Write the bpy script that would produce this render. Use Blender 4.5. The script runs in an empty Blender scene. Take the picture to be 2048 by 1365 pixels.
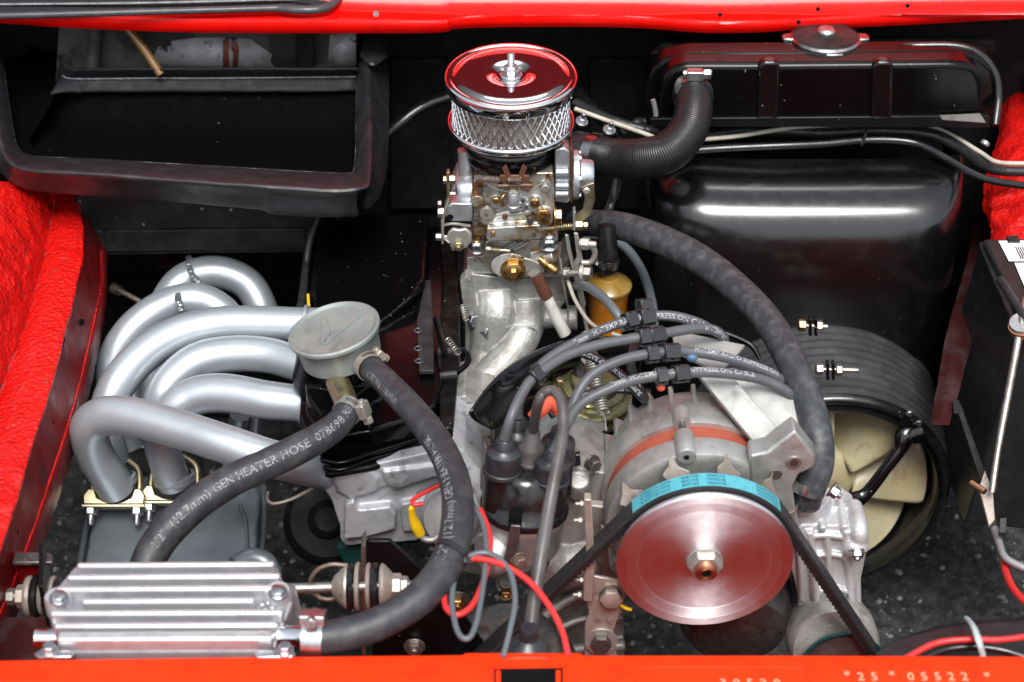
import bpy, math, random
from math import sin, cos, pi, radians, sqrt
from mathutils import Vector, Matrix, noise
random.seed(7)
R = random.Random(11)
sc = bpy.context.scene
COL = sc.collection
# ------------------------------------------------------------------ camera
S = 0.000387                 # metres per unit; one unit is about one photo pixel at the engine
PITCH = radians(36.0)
TAN = 0.2916
D0 = 1024.0 / TAN
CAMP = Vector((0, -D0 * cos(PITCH), D0 * sin(PITCH)))
FWD = Vector((0, cos(PITCH), -sin(PITCH)))
UPV = Vector((0, sin(PITCH), cos(PITCH)))
cam = bpy.data.cameras.new("camera")
camo = bpy.data.objects.new("camera", cam)
COL.objects.link(camo)
camo.location = CAMP * S
camo.rotation_euler = (pi / 2 - PITCH, 0, 0)
cam.sensor_width = 36
cam.lens = 18 / TAN
cam.clip_start = 0.02
cam.clip_end = 100
cam.dof.use_dof = True
cam.dof.focus_distance = (D0 - 20) * S
cam.dof.aperture_fstop = 7.5
sc.camera = camo
# ------------------------------------------------------------------ sky and sun
SUN_EL, SUN_AZ = radians(60), radians(174)
w = bpy.data.worlds.new("World"); sc.world = w; w.use_nodes = True
nt = w.node_tree; nt.nodes.clear()
sky = nt.nodes.new('ShaderNodeTexSky'); sky.sky_type = 'NISHITA'; sky.sun_disc = False
sky.sun_elevation = SUN_EL; sky.sun_rotation = SUN_AZ
sky.air_density = 1.0; sky.dust_density = 3.0; sky.ozone_density = 1.0
hs = nt.nodes.new('ShaderNodeHueSaturation'); hs.inputs['Saturation'].default_value = 0.35
bg = nt.nodes.new('ShaderNodeBackground'); bg.inputs['Strength'].default_value = 0.13
wo = nt.nodes.new('ShaderNodeOutputWorld')
nt.links.new(sky.outputs[0], hs.inputs['Color']); nt.links.new(hs.outputs[0], bg.inputs['Color'])
nt.links.new(bg.outputs[0], wo.inputs['Surface'])
sl = bpy.data.lights.new("sun", 'SUN'); sl.energy = 2.2; sl.angle = radians(27); sl.color = (1, .98, .955)
so = bpy.data.objects.new("sun", sl); COL.objects.link(so)
sd = Vector((sin(SUN_AZ) * cos(SUN_EL), cos(SUN_AZ) * cos(SUN_EL), sin(SUN_EL)))
so.rotation_euler = sd.to_track_quat('Z', 'Y').to_euler(); so.location = sd * 5
sc.view_settings.view_transform = 'Standard'; sc.view_settings.look = 'None'
sc.view_settings.exposure = 0.8; sc.view_settings.gamma = 1
sc.cycles.use_denoising = True
sc.cycles.max_bounces = 7; sc.cycles.glossy_bounces = 4; sc.cycles.transmission_bounces = 6
sc.cycles.caustics_reflective = False; sc.cycles.caustics_refractive = False
sc.cycles.sample_clamp_indirect = 6

# ------------------------------------------------------------------ placing
def ray(px, py):
    return FWD * D0 + Vector((1, 0, 0)) * (px - 1024) + UPV * (682.5 - py)
def H(px, py, z):            # the point seen at px,py that lies at height z
    d = ray(px, py); return CAMP + d * ((z - CAMP.z) / d.z)
def V(px, py, y):            # the point seen at px,py on the upright plane at depth y
    d = ray(px, py); return CAMP + d * ((y - CAMP.y) / d.y)
def K(P): return (P - CAMP).dot(FWD) / D0
def HH(l): return [H(*p) for p in l]
def VV(l): return [V(*p) for p in l]
def FR(P, z=(0, 0, 1), x=(1, 0, 0), k=None):
    z = Vector(z).normalized(); x = Vector(x)
    x = x - z * x.dot(z)
    if x.length < 1e-4: x = z.orthogonal()
    x.normalize(); y = z.cross(x); k = K(P) if k is None else k
    m = Matrix((x * k, y * k, z * k)).transposed().to_4x4(); m.translation = P
    return m
NY = (0, -1, 0)
# ------------------------------------------------------------------ mesh helpers
def smooth_path(pts, n=8):
    pts = [Vector(p) for p in pts]
    if len(pts) < 3: return pts
    e = [pts[0] * 2 - pts[1]] + pts + [pts[-1] * 2 - pts[-2]]
    out = []
    for i in range(1, len(e) - 2):
        a, b, c, d = e[i - 1], e[i], e[i + 1], e[i + 2]
        for j in range(n):
            t = j / n
            out.append(0.5 * ((2 * b) + (c - a) * t + (2 * a - 5 * b + 4 * c - d) * t * t + (3 * b - a - 3 * c + d) * t ** 3))
    out.append(pts[-1]); return out
class MB:
    def __init__(s): s.v = []; s.f = []
    def add(s, v, f):
        o = len(s.v); s.v += [Vector(p) for p in v]; s.f += [tuple(i + o for i in q) for q in f]; return s
    def box(s, M, x, y, z, c=(0, 0, 0)):
        v = [M @ Vector((c[0] + a * x / 2, c[1] + b * y / 2, c[2] + d * z / 2)) for a in (-1, 1) for b in (-1, 1) for d in (-1, 1)]
        return s.add(v, [(0, 1, 3, 2), (4, 6, 7, 5), (0, 4, 5, 1), (2, 3, 7, 6), (0, 2, 6, 4), (1, 5, 7, 3)])
    def prism(s, poly, z0, z1, M, top=1.0):
        n = len(poly)
        a = sum((poly[i][0] * poly[(i + 1) % n][1] - poly[(i + 1) % n][0] * poly[i][1]) for i in range(n))
        if a < 0: poly = poly[::-1]
        cx = sum(p[0] for p in poly) / n; cy = sum(p[1] for p in poly) / n
        v = [M @ Vector((p[0], p[1], z0)) for p in poly] + [M @ Vector((cx + (p[0] - cx) * top, cy + (p[1] - cy) * top, z1)) for p in poly]
        f = [tuple(range(n - 1, -1, -1)), tuple(range(n, 2 * n))] + [(i, (i + 1) % n, n + (i + 1) % n, n + i) for i in range(n)]
        return s.add(v, f)
    def extr(s, pts, d):      # closed outline in space pushed along d
        n = len(pts); d = Vector(d)
        v = [Vector(p) for p in pts] + [Vector(p) + d for p in pts]
        nrm = Vector()
        for i in range(n): nrm += pts[i].cross(pts[(i + 1) % n])
        if nrm.dot(d) > 0: f = [tuple(range(n - 1, -1, -1)), tuple(range(n, 2 * n))] + [(i, (i + 1) % n, n + (i + 1) % n, n + i) for i in range(n)]
        else: f = [tuple(range(n)), tuple(range(2 * n - 1, n - 1, -1))] + [(n + i, n + (i + 1) % n, (i + 1) % n, i) for i in range(n)]
        return s.add(v, f)
    def slab(s, px, z, t): return s.extr([H(p[0], p[1], z) for p in px], (0, 0, -t))
    def plate(s, px, y, t): return s.extr([V(p[0], p[1], y) for p in px], (0, t, 0))
    def hexa(s, M, r, z0, z1, top=1.0, n=6, ph=0):
        return s.prism([(r * cos(ph + 2 * pi * i / n), r * sin(ph + 2 * pi * i / n)) for i in range(n)], z0, z1, M, top)
    def lathe(s, prof, M, n=48, a0=0, a1=2 * pi, wob=None):
        full = abs(a1 - a0 - 2 * pi) < 1e-6
        m = n if full else n + 1; v = []; f = []
        for i in range(m):
            a = a0 + (a1 - a0) * i / n
            for r, z in prof: v.append(M @ Vector((r * cos(a), r * sin(a), z)))
        k = len(prof)
        for i in range(n):
            for j in range(k - 1):
                p, q = i * k + j, ((i + 1) % m) * k + j
                f.append((p, q, q + 1, p + 1))
        return s.add(v, f)
    def tube(s, path, r, n=14, cap=True, sm=8, sq=1.0, rib=None):
        P = smooth_path(path, sm) if sm else [Vector(p) for p in path]
        L = len(P)
        rr = r if isinstance(r, (list, tuple)) else [r] * len(path)
        m = len(rr) - 1
        up = None; v = []; f = []; acc = 0
        for i, p in enumerate(P):
            t = (P[min(i + 1, L - 1)] - P[max(i - 1, 0)]).normalized()
            if up is None: up = t.orthogonal().normalized()
            up = (up - t * up.dot(t)).normalized(); b = t.cross(up)
            u = i / (L - 1) * m; j = min(int(u), m - 1) if m else 0
            rad = (rr[j] + (rr[j + 1] - rr[j]) * (u - j)) if m else rr[0]
            rad *= K(p)
            if rib: rad *= 1 + rib[1] * sin(i / (L - 1) * rib[0] * 2 * pi)
            for k in range(n):
                a = 2 * pi * k / n; v.append(p + (up * cos(a) + b * sin(a) * sq) * rad)
        for i in range(L - 1):
            for k in range(n):
                f.append((i * n + k, i * n + (k + 1) % n, (i + 1) * n + (k + 1) % n, (i + 1) * n + k))
        if cap: f.append(tuple(range(n - 1, -1, -1))); f.append(tuple((L - 1) * n + k for k in range(n)))
        return s.add(v, f)
    def coil(s, a, b, r, turns, wr, n=6):
        a = Vector(a); b = Vector(b); M = FR(a, b - a, k=1); L = (b - a).length; N = int(turns * 14)
        P = [M @ Vector((r * cos(2 * pi * i / 14), r * sin(2 * pi * i / 14), L * i / N)) for i in range(N + 1)]
        k0 = K(a); return s.tube(P, wr / 1.0, n, sm=0)
    def ball(s, M, rx, ry, rz, n=16, m=10):
        v = [M @ Vector((0, 0, rz))]; f = []
        for j in range(1, m):
            t = pi * j / m
            for i in range(n): v.append(M @ Vector((rx * sin(t) * cos(2 * pi * i / n), ry * sin(t) * sin(2 * pi * i / n), rz * cos(t))))
        v.append(M @ Vector((0, 0, -rz)))
        for i in range(n):
            f.append((0, 1 + i, 1 + (i + 1) % n)); e = 1 + (m - 2) * n
            f.append((len(v) - 1, e + (i + 1) % n, e + i))
        for j in range(m - 2):
            for i in range(n): f.append((1 + j * n + i, 1 + (j + 1) * n + i, 1 + (j + 1) * n + (i + 1) % n, 1 + j * n + (i + 1) % n))
        return s.add(v, f)
    def loft(s, rows, su=4, sv=4, rough=0, rs=0.02):
        rows = [smooth_path(r, sv) if sv > 1 else [Vector(p) for p in r] for r in rows]
        cols = [smooth_path([r[j] for r in rows], su) if su > 1 else [r[j] for r in rows] for j in range(len(rows[0]))]
        nu, nv = len(cols[0]), len(cols); v = []
        for i in range(nu):
            for j in range(nv):
                p = cols[j][i].copy()
                if rough: p += noise.noise_vector(p * rs) * rough + noise.noise_vector(p * rs * 3.1) * rough * .4
                v.append(p)
        return s.add(v, [(i * nv + j, i * nv + j + 1, (i + 1) * nv + j + 1, (i + 1) * nv + j) for i in range(nu - 1) for j in range(nv - 1)])
def rrect(w, h, r, n=4):
    o = []
    for cx, cy, a in ((w / 2 - r, h / 2 - r, 0), (-w / 2 + r, h / 2 - r, pi / 2), (-w / 2 + r, -h / 2 + r, pi), (w / 2 - r, -h / 2 + r, 3 * pi / 2)):
        for i in range(n + 1): o.append((cx + r * cos(a + pi / 2 * i / n), cy + r * sin(a + pi / 2 * i / n)))
    return o
# ------------------------------------------------------------------ objects
ORI = {}
def props(o, label=None, cat=None, group=None, kind=None):
    if label: o['label'] = label
    if cat: o['category'] = cat
    if group: o['group'] = group
    if kind: o['kind'] = kind
def thing(name, label, cat, P, group=None):
    o = bpy.data.objects.new(name, None); COL.objects.link(o); P = Vector(P)
    o.location = P * S; o.empty_display_size = 0.02; ORI[o] = P
    props(o, label, cat, group); return o
def part(name, mb, m, parent=None, bevel=0, label=None, ang=38, voxel=0, sm=4, solid=0, origin=None, kind=None, seg=2):
    O = ORI[parent] if parent is not None else (Vector(origin) if origin is not None else sum(mb.v, Vector()) / len(mb.v))
    me = bpy.data.meshes.new(name)
    me.from_pydata([tuple((p - O) * S) for p in mb.v], [], mb.f)
    me.validate()
    me.polygons.foreach_set('use_smooth', [True] * len(me.polygons))
    if not voxel: me.set_sharp_from_angle(angle=radians(ang))
    me.materials.append(m)
    o = bpy.data.objects.new(name, me); COL.objects.link(o); ORI[o] = O
    if parent is not None: o.parent = parent
    else: o.location = O * S
    if solid:
        q = o.modifiers.new('solid', 'SOLIDIFY'); q.thickness = solid * S; q.offset = 0
    if bevel:
        q = o.modifiers.new('bevel', 'BEVEL'); q.width = bevel * S; q.segments = seg; q.limit_method = 'ANGLE'; q.angle_limit = radians(40)
    if voxel:
        q = o.modifiers.new('cast', 'REMESH'); q.mode = 'VOXEL'; q.voxel_size = voxel * S; q.use_smooth_shade = True
        q = o.modifiers.new('relax', 'SMOOTH'); q.factor = 0.6; q.iterations = sm
    props(o, label, kind=kind); return o
def solo(name, label, cat, mb, m, group=None, **kw):
    o = part(name, mb, m, None, **kw); props(o, label, cat, group); return o
def bolt(parent, P, ax, r, h, m, washer=0, stud=0, name='bolt', wm=None, flat=False, wh=4, label=None):
    M = FR(P, ax); b = MB(); z = 0
    if washer:
        part('washer', MB().lathe([(0, 0), (washer, 0), (washer, wh), (0, wh)], M, 24), wm or m, parent, bevel=.7); z = wh
    b.hexa(M, r, z, z + h * .85).hexa(M, r * .99, z + h * .85, z + h, .86)
    if stud: b.lathe([(0, z), (r * .5, z), (r * .5, z + h + stud - 2), (r * .4, z + h + stud), (0, z + h + stud)], M, 14)
    return part(name, b, m, parent, bevel=.6, label=label)
def ring(M, r0, r1, z0, z1, n=48): return [(r0, z0), (r1, z0), (r1, z1), (r0, z1), (r0, z0)]
# text ---------------------------------------------------------------
_tc = {}
def text_mesh(t, size, bold=0.0):
    k = (t, size, bold)
    if k in _tc: return _tc[k]
    c = bpy.data.curves.new('t', 'FONT'); c.body = t; c.size = size; c.offset = bold; c.resolution_u = 2
    c.fill_mode = 'FRONT'
    o = bpy.data.objects.new('t', c); me = bpy.data.meshes.new_from_object(o)
    r = ([tuple(v.co) for v in me.vertices], [tuple(p.vertices) for p in me.polygons])
    bpy.data.objects.remove(o); bpy.data.curves.remove(c); bpy.data.meshes.remove(me)
    _tc[k] = r; return r
def text_tube(name, parent, m, t, path, r, size, s0, off=0.0, rev=False, bold=.25, sm=8, flip=1, lift=.5, space=1.0):
    """letters wrapped on a hose: the text runs along the path from arc length s0"""
    P = smooth_path(path, sm)
    if rev: P = P[::-1]
    A = [0]
    for i in range(1, len(P)): A.append(A[-1] + (P[i] - P[i - 1]).length)
    rr = r if isinstance(r, (list, tuple)) else [r, r]
    if rev: rr = rr[::-1]
    v, f = text_mesh(t, size, bold); out = []
    h = size * .35
    for x, y, z in v:
        s = s0 + x * space; s = max(0, min(A[-1] - .01, s)); i = 0
        lo, hi = 0, len(A) - 1
        while hi - lo > 1:
            mid = (lo + hi) // 2
            if A[mid] <= s: lo = mid
            else: hi = mid
        u = (s - A[lo]) / (A[hi] - A[lo] + 1e-9); p = P[lo].lerp(P[hi], u)
        a = P[max(lo - 1, 0)]; b = P[min(hi + 1, len(P) - 1)]; T = (b - a).normalized()
        N = CAMP - p; N = (N - T * N.dot(T)).normalized(); U = N.cross(T) * flip
        q = s / A[-1] * (len(rr) - 1); j = min(int(q), len(rr) - 2); rad = (rr[j] + (rr[j + 1] - rr[j]) * (q - j)) * K(p)
        th = (y - h) / rad + off
        out.append(p + (N * cos(th) + U * sin(th)) * (rad + lift))
    mb = MB(); mb.add(out, f); return part(name, mb, m, parent)
def text_flat(name, parent, m, t, M, size, bold=0, thick=0):
    v, f = text_mesh(t, size, bold); mb = MB(); mb.add([M @ Vector(p) for p in v], f)
    return part(name, mb, m, parent, solid=thick)
# ------------------------------------------------------------------ materials
def mat(name, base, rough=.5, metal=0., base2=None, sc1=60, amt=(.45, .65), rvar=.12, bump=0., bsc=400, coat=0., specks=0, spc=(.6, .6, .6), spsc=300,
        trans=0., sss=0., stain=None, stsc=25, stamt=(.55, .7), spec=.5, aniso=0, bump2=0, b2sc=60, vor=False, coatr=.05, ior=1.45, brush=None, bdist=.0006, tang=None, arot=0):
    m = bpy.data.materials.new(name); m.use_nodes = True; nt = m.node_tree; N = nt.nodes; L = nt.links
    b = N['Principled BSDF']; b.inputs['Metallic'].default_value = metal
    b.inputs['Roughness'].default_value = rough; b.inputs['Specular IOR Level'].default_value = spec; b.inputs['IOR'].default_value = ior
    tc = N.new('ShaderNodeTexCoord'); co = tc.outputs['Object']
    def mixc(fac, a, c):
        x = N.new('ShaderNodeMix'); x.data_type = 'RGBA'
        for s_, v_ in ((x.inputs[0], fac), (x.inputs[6], a), (x.inputs[7], c)):
            if hasattr(v_, 'links'): L.new(v_, s_)
            else: s_.default_value = (*v_, 1) if isinstance(v_, tuple) and len(v_) == 3 else v_
        return x.outputs[2]
    def nz(scale, det=6, rgh=.6, src=co, dist=0):
        n = N.new('ShaderNodeTexNoise'); n.inputs['Scale'].default_value = scale; n.inputs['Detail'].default_value = det; n.inputs['Roughness'].default_value = rgh
        n.inputs['Distortion'].default_value = dist; L.new(src, n.inputs['Vector']); return n.outputs[0]
    def mr(src, a, c, d=0., e=1.):
        n = N.new('ShaderNodeMapRange'); n.inputs[1].default_value = a; n.inputs[2].default_value = c; n.inputs[3].default_value = d; n.inputs[4].default_value = e
        L.new(src, n.inputs[0]); return n.outputs[0]
    n1 = nz(sc1)
    col = mixc(mr(n1, *amt), base, base2) if base2 else None
    if stain:
        st = mr(nz(stsc, 8, .7, dist=.6), *stamt); col = mixc(st, col if col is not None else base, stain)
    if specks:
        vo = N.new('ShaderNodeTexVoronoi'); vo.inputs['Scale'].default_value = spsc; L.new(co, vo.inputs['Vector'])
        wn = N.new('ShaderNodeTexWhiteNoise'); L.new(vo.outputs['Position'], wn.inputs['Vector'])
        th = N.new('ShaderNodeMath'); th.operation = 'MULTIPLY'; L.new(mr(wn.outputs['Value'], 1 - specks, 1 - specks + .02), th.inputs[0]); L.new(mr(vo.outputs['Distance'], .13, .06), th.inputs[1])
        col = mixc(th.outputs[0], col if col is not None else base, spc)
    if col is None: b.inputs['Base Color'].default_value = (*base, 1)
    else: L.new(col, b.inputs['Base Color'])
    if rvar: L.new(mr(nz(sc1 * 1.7, 5), .3, .7, max(.02, rough - rvar), min(1, rough + rvar)), b.inputs['Roughness'])
    h = None
    if bump:
        if vor:
            vo = N.new('ShaderNodeTexVoronoi'); vo.inputs['Scale'].default_value = bsc; vo.feature = 'SMOOTH_F1'; L.new(co, vo.inputs['Vector']); src = vo.outputs['Distance']
        elif brush:
            mp = N.new('ShaderNodeMapping'); mp.inputs['Scale'].default_value = brush; L.new(co, mp.inputs['Vector']); src = nz(bsc, 4, .6, mp.outputs[0])
        else: src = nz(bsc, 4)
        bp = N.new('ShaderNodeBump'); bp.inputs['Strength'].default_value = bump; bp.inputs['Distance'].default_value = bdist; L.new(src, bp.inputs['Height']); h = bp
    if bump2:
        bq = N.new('ShaderNodeBump'); bq.inputs['Strength'].default_value = bump2; bq.inputs['Distance'].default_value = .002; L.new(nz(b2sc, 5), bq.inputs['Height'])
        if h: L.new(h.outputs[0], bq.inputs['Normal'])
        h = bq
    if h: L.new(h.outputs[0], b.inputs['Normal'])
    b.inputs['Coat Weight'].default_value = coat; b.inputs['Coat Roughness'].default_value = coatr
    if trans: b.inputs['Transmission Weight'].default_value = trans
    if sss: b.inputs['Subsurface Weight'].default_value = sss; b.inputs['Subsurface Scale'].default_value = .004
    if tang:
        tg = N.new('ShaderNodeTangent'); tg.direction_type = 'RADIAL'; tg.axis = tang; L.new(tg.outputs[0], b.inputs['Tangent'])
    if aniso: b.inputs['Anisotropic'].default_value = aniso; b.inputs['Anisotropic Rotation'].default_value = arot
    return m
M_red = mat('red_gloss_paint', (.66, .004, .002), .14, base2=(.60, .003, .002), coat=0, rvar=.03, bump2=.12, b2sc=14, spec=.3, specks=.02, spsc=250, spc=(.7, .4, .35))
M_capdark = mat('dark_plated_cap', (.02, .02, .02), .3, .2, spec=.3, base2=(.035, .033, .033), sc1=70)
M_tail = mat('shaded_red_paint', (.13, .001, .003), .5, spec=.2, rvar=.05)  # body red darkened in its colour to stand in for a shaded underside
M_redlip = mat('orange_red_paint', (.76, .033, .003), .36, spec=.25, base2=(.72, .026, .003), rvar=.06, specks=.05, spsc=110, spc=(.8, .35, .2), bump2=.05, b2sc=30)
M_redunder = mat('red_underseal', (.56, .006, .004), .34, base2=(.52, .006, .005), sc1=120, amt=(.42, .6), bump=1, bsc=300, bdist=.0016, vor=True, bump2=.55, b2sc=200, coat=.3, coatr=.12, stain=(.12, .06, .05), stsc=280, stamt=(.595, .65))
M_ledge = mat('oily_black_casting', (.003, .003, .003), .42, spec=.14, base2=(.012, .011, .010), sc1=60, specks=.08, spsc=300, bump2=.4, b2sc=50)
M_patch = mat('flaked_bare_metal', (.30, .30, .31), .5, .3, base2=(.20, .19, .19), sc1=60, stain=(.02, .02, .02), stsc=45, stamt=(.56, .62))
M_rail2 = mat('grimy_red_rail', (.035, .006, .006), .6, spec=.2, base2=(.05, .03, .03), sc1=40)
M_vc = mat('black_cover_enamel', (.002, .002, .0023), .17, spec=.28, rvar=.04, specks=.07, spsc=300, bump2=.1, b2sc=18)
M_band = mat('dull_black_rubber', (.008, .009, .011), .6, spec=.2, base2=(.012, .012, .014))
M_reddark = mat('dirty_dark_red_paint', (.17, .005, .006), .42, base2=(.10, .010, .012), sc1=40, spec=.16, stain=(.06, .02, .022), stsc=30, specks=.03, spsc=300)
M_asphalt = mat('old_asphalt', (.018, .018, .019), .85, base2=(.075, .074, .07), sc1=70, amt=(.42, .7), bump=1, bsc=260, stain=(.26, .25, .235), stsc=210, stamt=(.6, .67), bump2=1, b2sc=90, bdist=.003)
M_blackgloss = mat('black_gloss_enamel', (.003, .003, .0035), .16, coat=.2, rvar=.04, specks=.05, spsc=260, bump2=.08, b2sc=18)
M_blacksatin = mat('black_satin_paint', (.004, .004, .0045), .33, spec=.3, rvar=.06, specks=.05, spsc=220, spc=(.25, .25, .26), bump2=.06, b2sc=12, stain=(.01, .01, .011), stsc=60)
M_cowl = mat('black_cowl_plastic', (.0025, .0025, .003), .21, spec=1.0, rvar=.05, specks=.10, spsc=170, spc=(.045, .045, .05), bump2=.03, b2sc=30, stain=(.008, .008, .009), stsc=40)
M_void = mat('dark_underbody', (.005, .005, .005), .75, spec=.2, base2=(.011, .010, .010), rvar=.1)
M_darkmetal = mat('dark_grey_metal', (.014, .014, .015), .55, spec=.35, base2=(.03, .03, .032), sc1=50, specks=.05, spsc=160, bump2=.2, b2sc=50)
M_ductrub = mat('grey_black_moulded_rubber', (.014, .014, .016), .38, base2=(.022, .023, .026), sc1=60, rvar=.1, bump=.2, bsc=900, stain=(.035, .033, .033), stsc=60, stamt=(.6, .75))
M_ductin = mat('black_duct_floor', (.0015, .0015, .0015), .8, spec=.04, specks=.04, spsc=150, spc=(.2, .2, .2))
M_hose = mat('grey_black_hose_rubber', (.026, .028, .033), .42, base2=(.05, .052, .056), sc1=90, bump=.35, bsc=1600, stain=(.055, .055, .058), stsc=45, stamt=(.56, .72), specks=.03, spsc=300, spc=(.2, .2, .2))
M_hose2 = mat('weathered_hose_rubber', (.03, .033, .038), .5, base2=(.07, .075, .08), sc1=110, bump=.5, bsc=700, specks=.04, spsc=200, spc=(.18, .12, .09))
M_hoserib = mat('ribbed_black_hose_rubber', (.009, .009, .010), .36, bump=.2, bsc=900)
M_lead = mat('grey_silicone_lead', (.085, .09, .097), .42, base2=(.07, .073, .08), bump=.1, bsc=1200, rvar=.06)
M_leadbk = mat('dark_lead', (.02, .02, .022), .4)
M_coil = mat('brown_grey_lead', (.085, .08, .078), .4, base2=(.05, .042, .04), sc1=40)
M_boot = mat('dark_rubber_boot', (.017, .018, .022), .38, base2=(.028, .030, .034), sc1=100, bump=.1, bsc=900, spec=.8)
M_cap = mat('black_moulded_plastic', (.006, .006, .007), .25, base2=(.012, .011, .011), spec=.8, sc1=60, bump2=.1, b2sc=60)
M_clip = mat('black_shiny_plastic', (.014, .015, .017), .16, spec=.8)
M_white = mat('white_print', (.42, .44, .46), .6, base2=(.34, .35, .37), sc1=500)
M_greyprint = mat('faded_print', (.23, .24, .25), .6, base2=(.09, .09, .10), sc1=300, amt=(.45, .6))
M_chrome = mat('chrome', (.78, .78, .8), .045, 1, rvar=.03, stain=(.5, .48, .46), stsc=90, stamt=(.6, .8), bump2=.04, b2sc=20)
M_mesh = mat('bright_wire', (.75, .75, .76), .25, 1)
M_paper = mat('filter_paper', (.30, .27, .25), .8)
M_zinc = mat('bright_zinc', (.50, .52, .54), .34, 1, base2=(.45, .46, .46), sc1=200, bump=.1, bsc=1500)
M_yzinc = mat('yellow_zinc', (.42, .35, .20), .42, 1, base2=(.38, .36, .29), sc1=120, stain=(.35, .26, .16), stsc=160)
M_brass = mat('brass', (.52, .33, .13), .35, 1, base2=(.36, .21, .09), sc1=120, stain=(.12, .07, .03), stsc=200)
M_carb = mat('carburettor_casting', (.55, .56, .54), .38, .8, base2=(.44, .40, .31), sc1=60, amt=(.45, .6), bump=.35, bsc=900, stain=(.24, .14, .045), stsc=55, stamt=(.5, .6), specks=.02, spsc=300, spc=(.15, .08, .03))
M_carbgrey = mat('grey_zinc_casting', (.46, .49, .52), .38, .8, base2=(.40, .42, .44), sc1=120, bump=.25, bsc=900, stain=(.35, .31, .22), stsc=60, stamt=(.62, .75))
M_alu = mat('cast_aluminium', (.44, .44, .42), .5, .6, base2=(.30, .29, .27), sc1=70, bump=.8, bsc=650, bump2=.25, b2sc=70, stain=(.20, .18, .15), stsc=70, stamt=(.58, .72))
M_alugrey = mat('dull_aluminium_casting', (.50, .51, .54), .5, .45, base2=(.38, .39, .42), sc1=50, bump=.45, bsc=700, stain=(.14, .14, .14), stsc=50, stamt=(.56, .7))
M_alubright = mat('bright_aluminium_casting', (.60, .61, .62), .46, .5, base2=(.50, .51, .52), sc1=50, bump=.6, bsc=600, bump2=.2, b2sc=60, stain=(.34, .33, .31), stsc=50, stamt=(.6, .74))
M_altbody = mat('sandcast_alternator_alloy', (.50, .50, .48), .45, .75, base2=(.42, .42, .40), sc1=60, bump=.45, bsc=900, stain=(.25, .24, .21), stsc=45, stamt=(.56, .72))
M_plate = mat('brushed_aluminium_plate', (.38, .38, .37), .62, .35, base2=(.30, .30, .29), sc1=50, bump=.15, bsc=1500, stain=(.36, .35, .32), stsc=30, stamt=(.55, .75))
M_machined = mat('machined_aluminium', (.90, .89, .93), .5, 1, rvar=.05, aniso=.75, arot=.25, tang='Y', bump=.05, bsc=1200, stain=(.85, .83, .83), stsc=160, stamt=(.66, .72))
M_fin = mat('polished_finned_aluminium', (.74, .74, .76), .36, .75, base2=(.68, .68, .70), sc1=60, bump=.12, bsc=500, stain=(.5, .5, .5), stsc=80, stamt=(.6, .75))
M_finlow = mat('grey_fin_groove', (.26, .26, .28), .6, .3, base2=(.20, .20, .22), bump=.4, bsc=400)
M_exh = mat('silver_heat_paint', (.44, .48, .515), .4, .6, base2=(.38, .415, .45), sc1=22, stain=(.40, .37, .36), stsc=35, stamt=(.6, .75), bump=.08, bsc=800, specks=.02, spsc=160, spc=(.3, .3, .3), rvar=.05)
M_weld = mat('weld_bead', (.62, .65, .68), .3, .9, bump=.8, bsc=500)
M_silencer = mat('grey_silencer_paint', (.20, .23, .25), .36, .6, base2=(.16, .18, .20), sc1=30, bump2=.15, b2sc=20, specks=.04, spsc=130, spc=(.5, .5, .5))
M_rust = mat('rusty_steel', (.20, .13, .10), .55, .6, base2=(.30, .24, .20), sc1=130, bump=.4, bsc=700, stain=(.22, .08, .03), stsc=120)
M_steel = mat('worn_steel', (.42, .40, .37), .42, .9, base2=(.30, .26, .23), sc1=110, bump=.2, bsc=900, stain=(.17, .10, .06), stsc=90, stamt=(.58, .72))
M_steeldk = mat('dark_oily_steel', (.13, .125, .125), .38, .8, base2=(.2, .19, .18), sc1=90, bump=.2, bsc=700, stain=(.1, .05, .03), stsc=80)
M_tan = mat('tan_plated_steel', (.42, .36, .31), .45, .6, base2=(.5, .46, .42), sc1=90, bump=.2, bsc=800, stain=(.22, .17, .13), stsc=70)
M_stator = mat('terracotta_lamination', (.33, .075, .045), .6, base2=(.28, .065, .04), sc1=120, bump=.3, bsc=1200)
M_cyan = mat('cyan_belt_print', (.085, .36, .43), .5, base2=(.07, .30, .37), sc1=200)
M_cyantx = mat('dark_belt_letters', (.012, .10, .14), .6)
M_belt = mat('black_belt_rubber', (.022, .022, .024), .5, base2=(.035, .034, .034), sc1=200, bump=.3, bsc=1500)
M_beltc = mat('dark_belt_side', (.022, .014, .016), .45, bump=.4, bsc=1000)
M_nut = mat('greyish_nut', (.42, .41, .37), .48, .75, base2=(.42, .40, .36), sc1=130, bump=.2, bsc=800)
M_copper = mat('copper', (.55, .28, .16), .35, 1, stain=(.3, .2, .12), stsc=200)
M_fan = mat('cream_fan_plastic', (.50, .46, .31), .3, sss=.3, base2=(.40, .34, .18), sc1=18, amt=(.4, .7), bump2=.1, b2sc=30, stain=(.24, .16, .07), stsc=22, stamt=(.56, .74))
M_ringrub = mat('ribbed_cowl_rubber', (.03, .03, .033), .42, base2=(.045, .045, .048), sc1=60, bump=.2, bsc=600, stain=(.10, .10, .10), stsc=60, stamt=(.66, .8))
M_green = mat('dark_green_paint', (.005, .034, .029), .45, base2=(.01, .045, .04), bump=.3, bsc=400)
M_greenring = mat('green_pulley_paint', (.015, .06, .055), .3, .3)
M_orange = mat('amber_filter_plastic', (.66, .20, .008), .22, trans=.35, base2=(.66, .25, .02), sc1=30, coat=.3)
M_amber = mat('olive_amber_plastic', (.30, .18, .03), .25, trans=.3, coat=.3)
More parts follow.
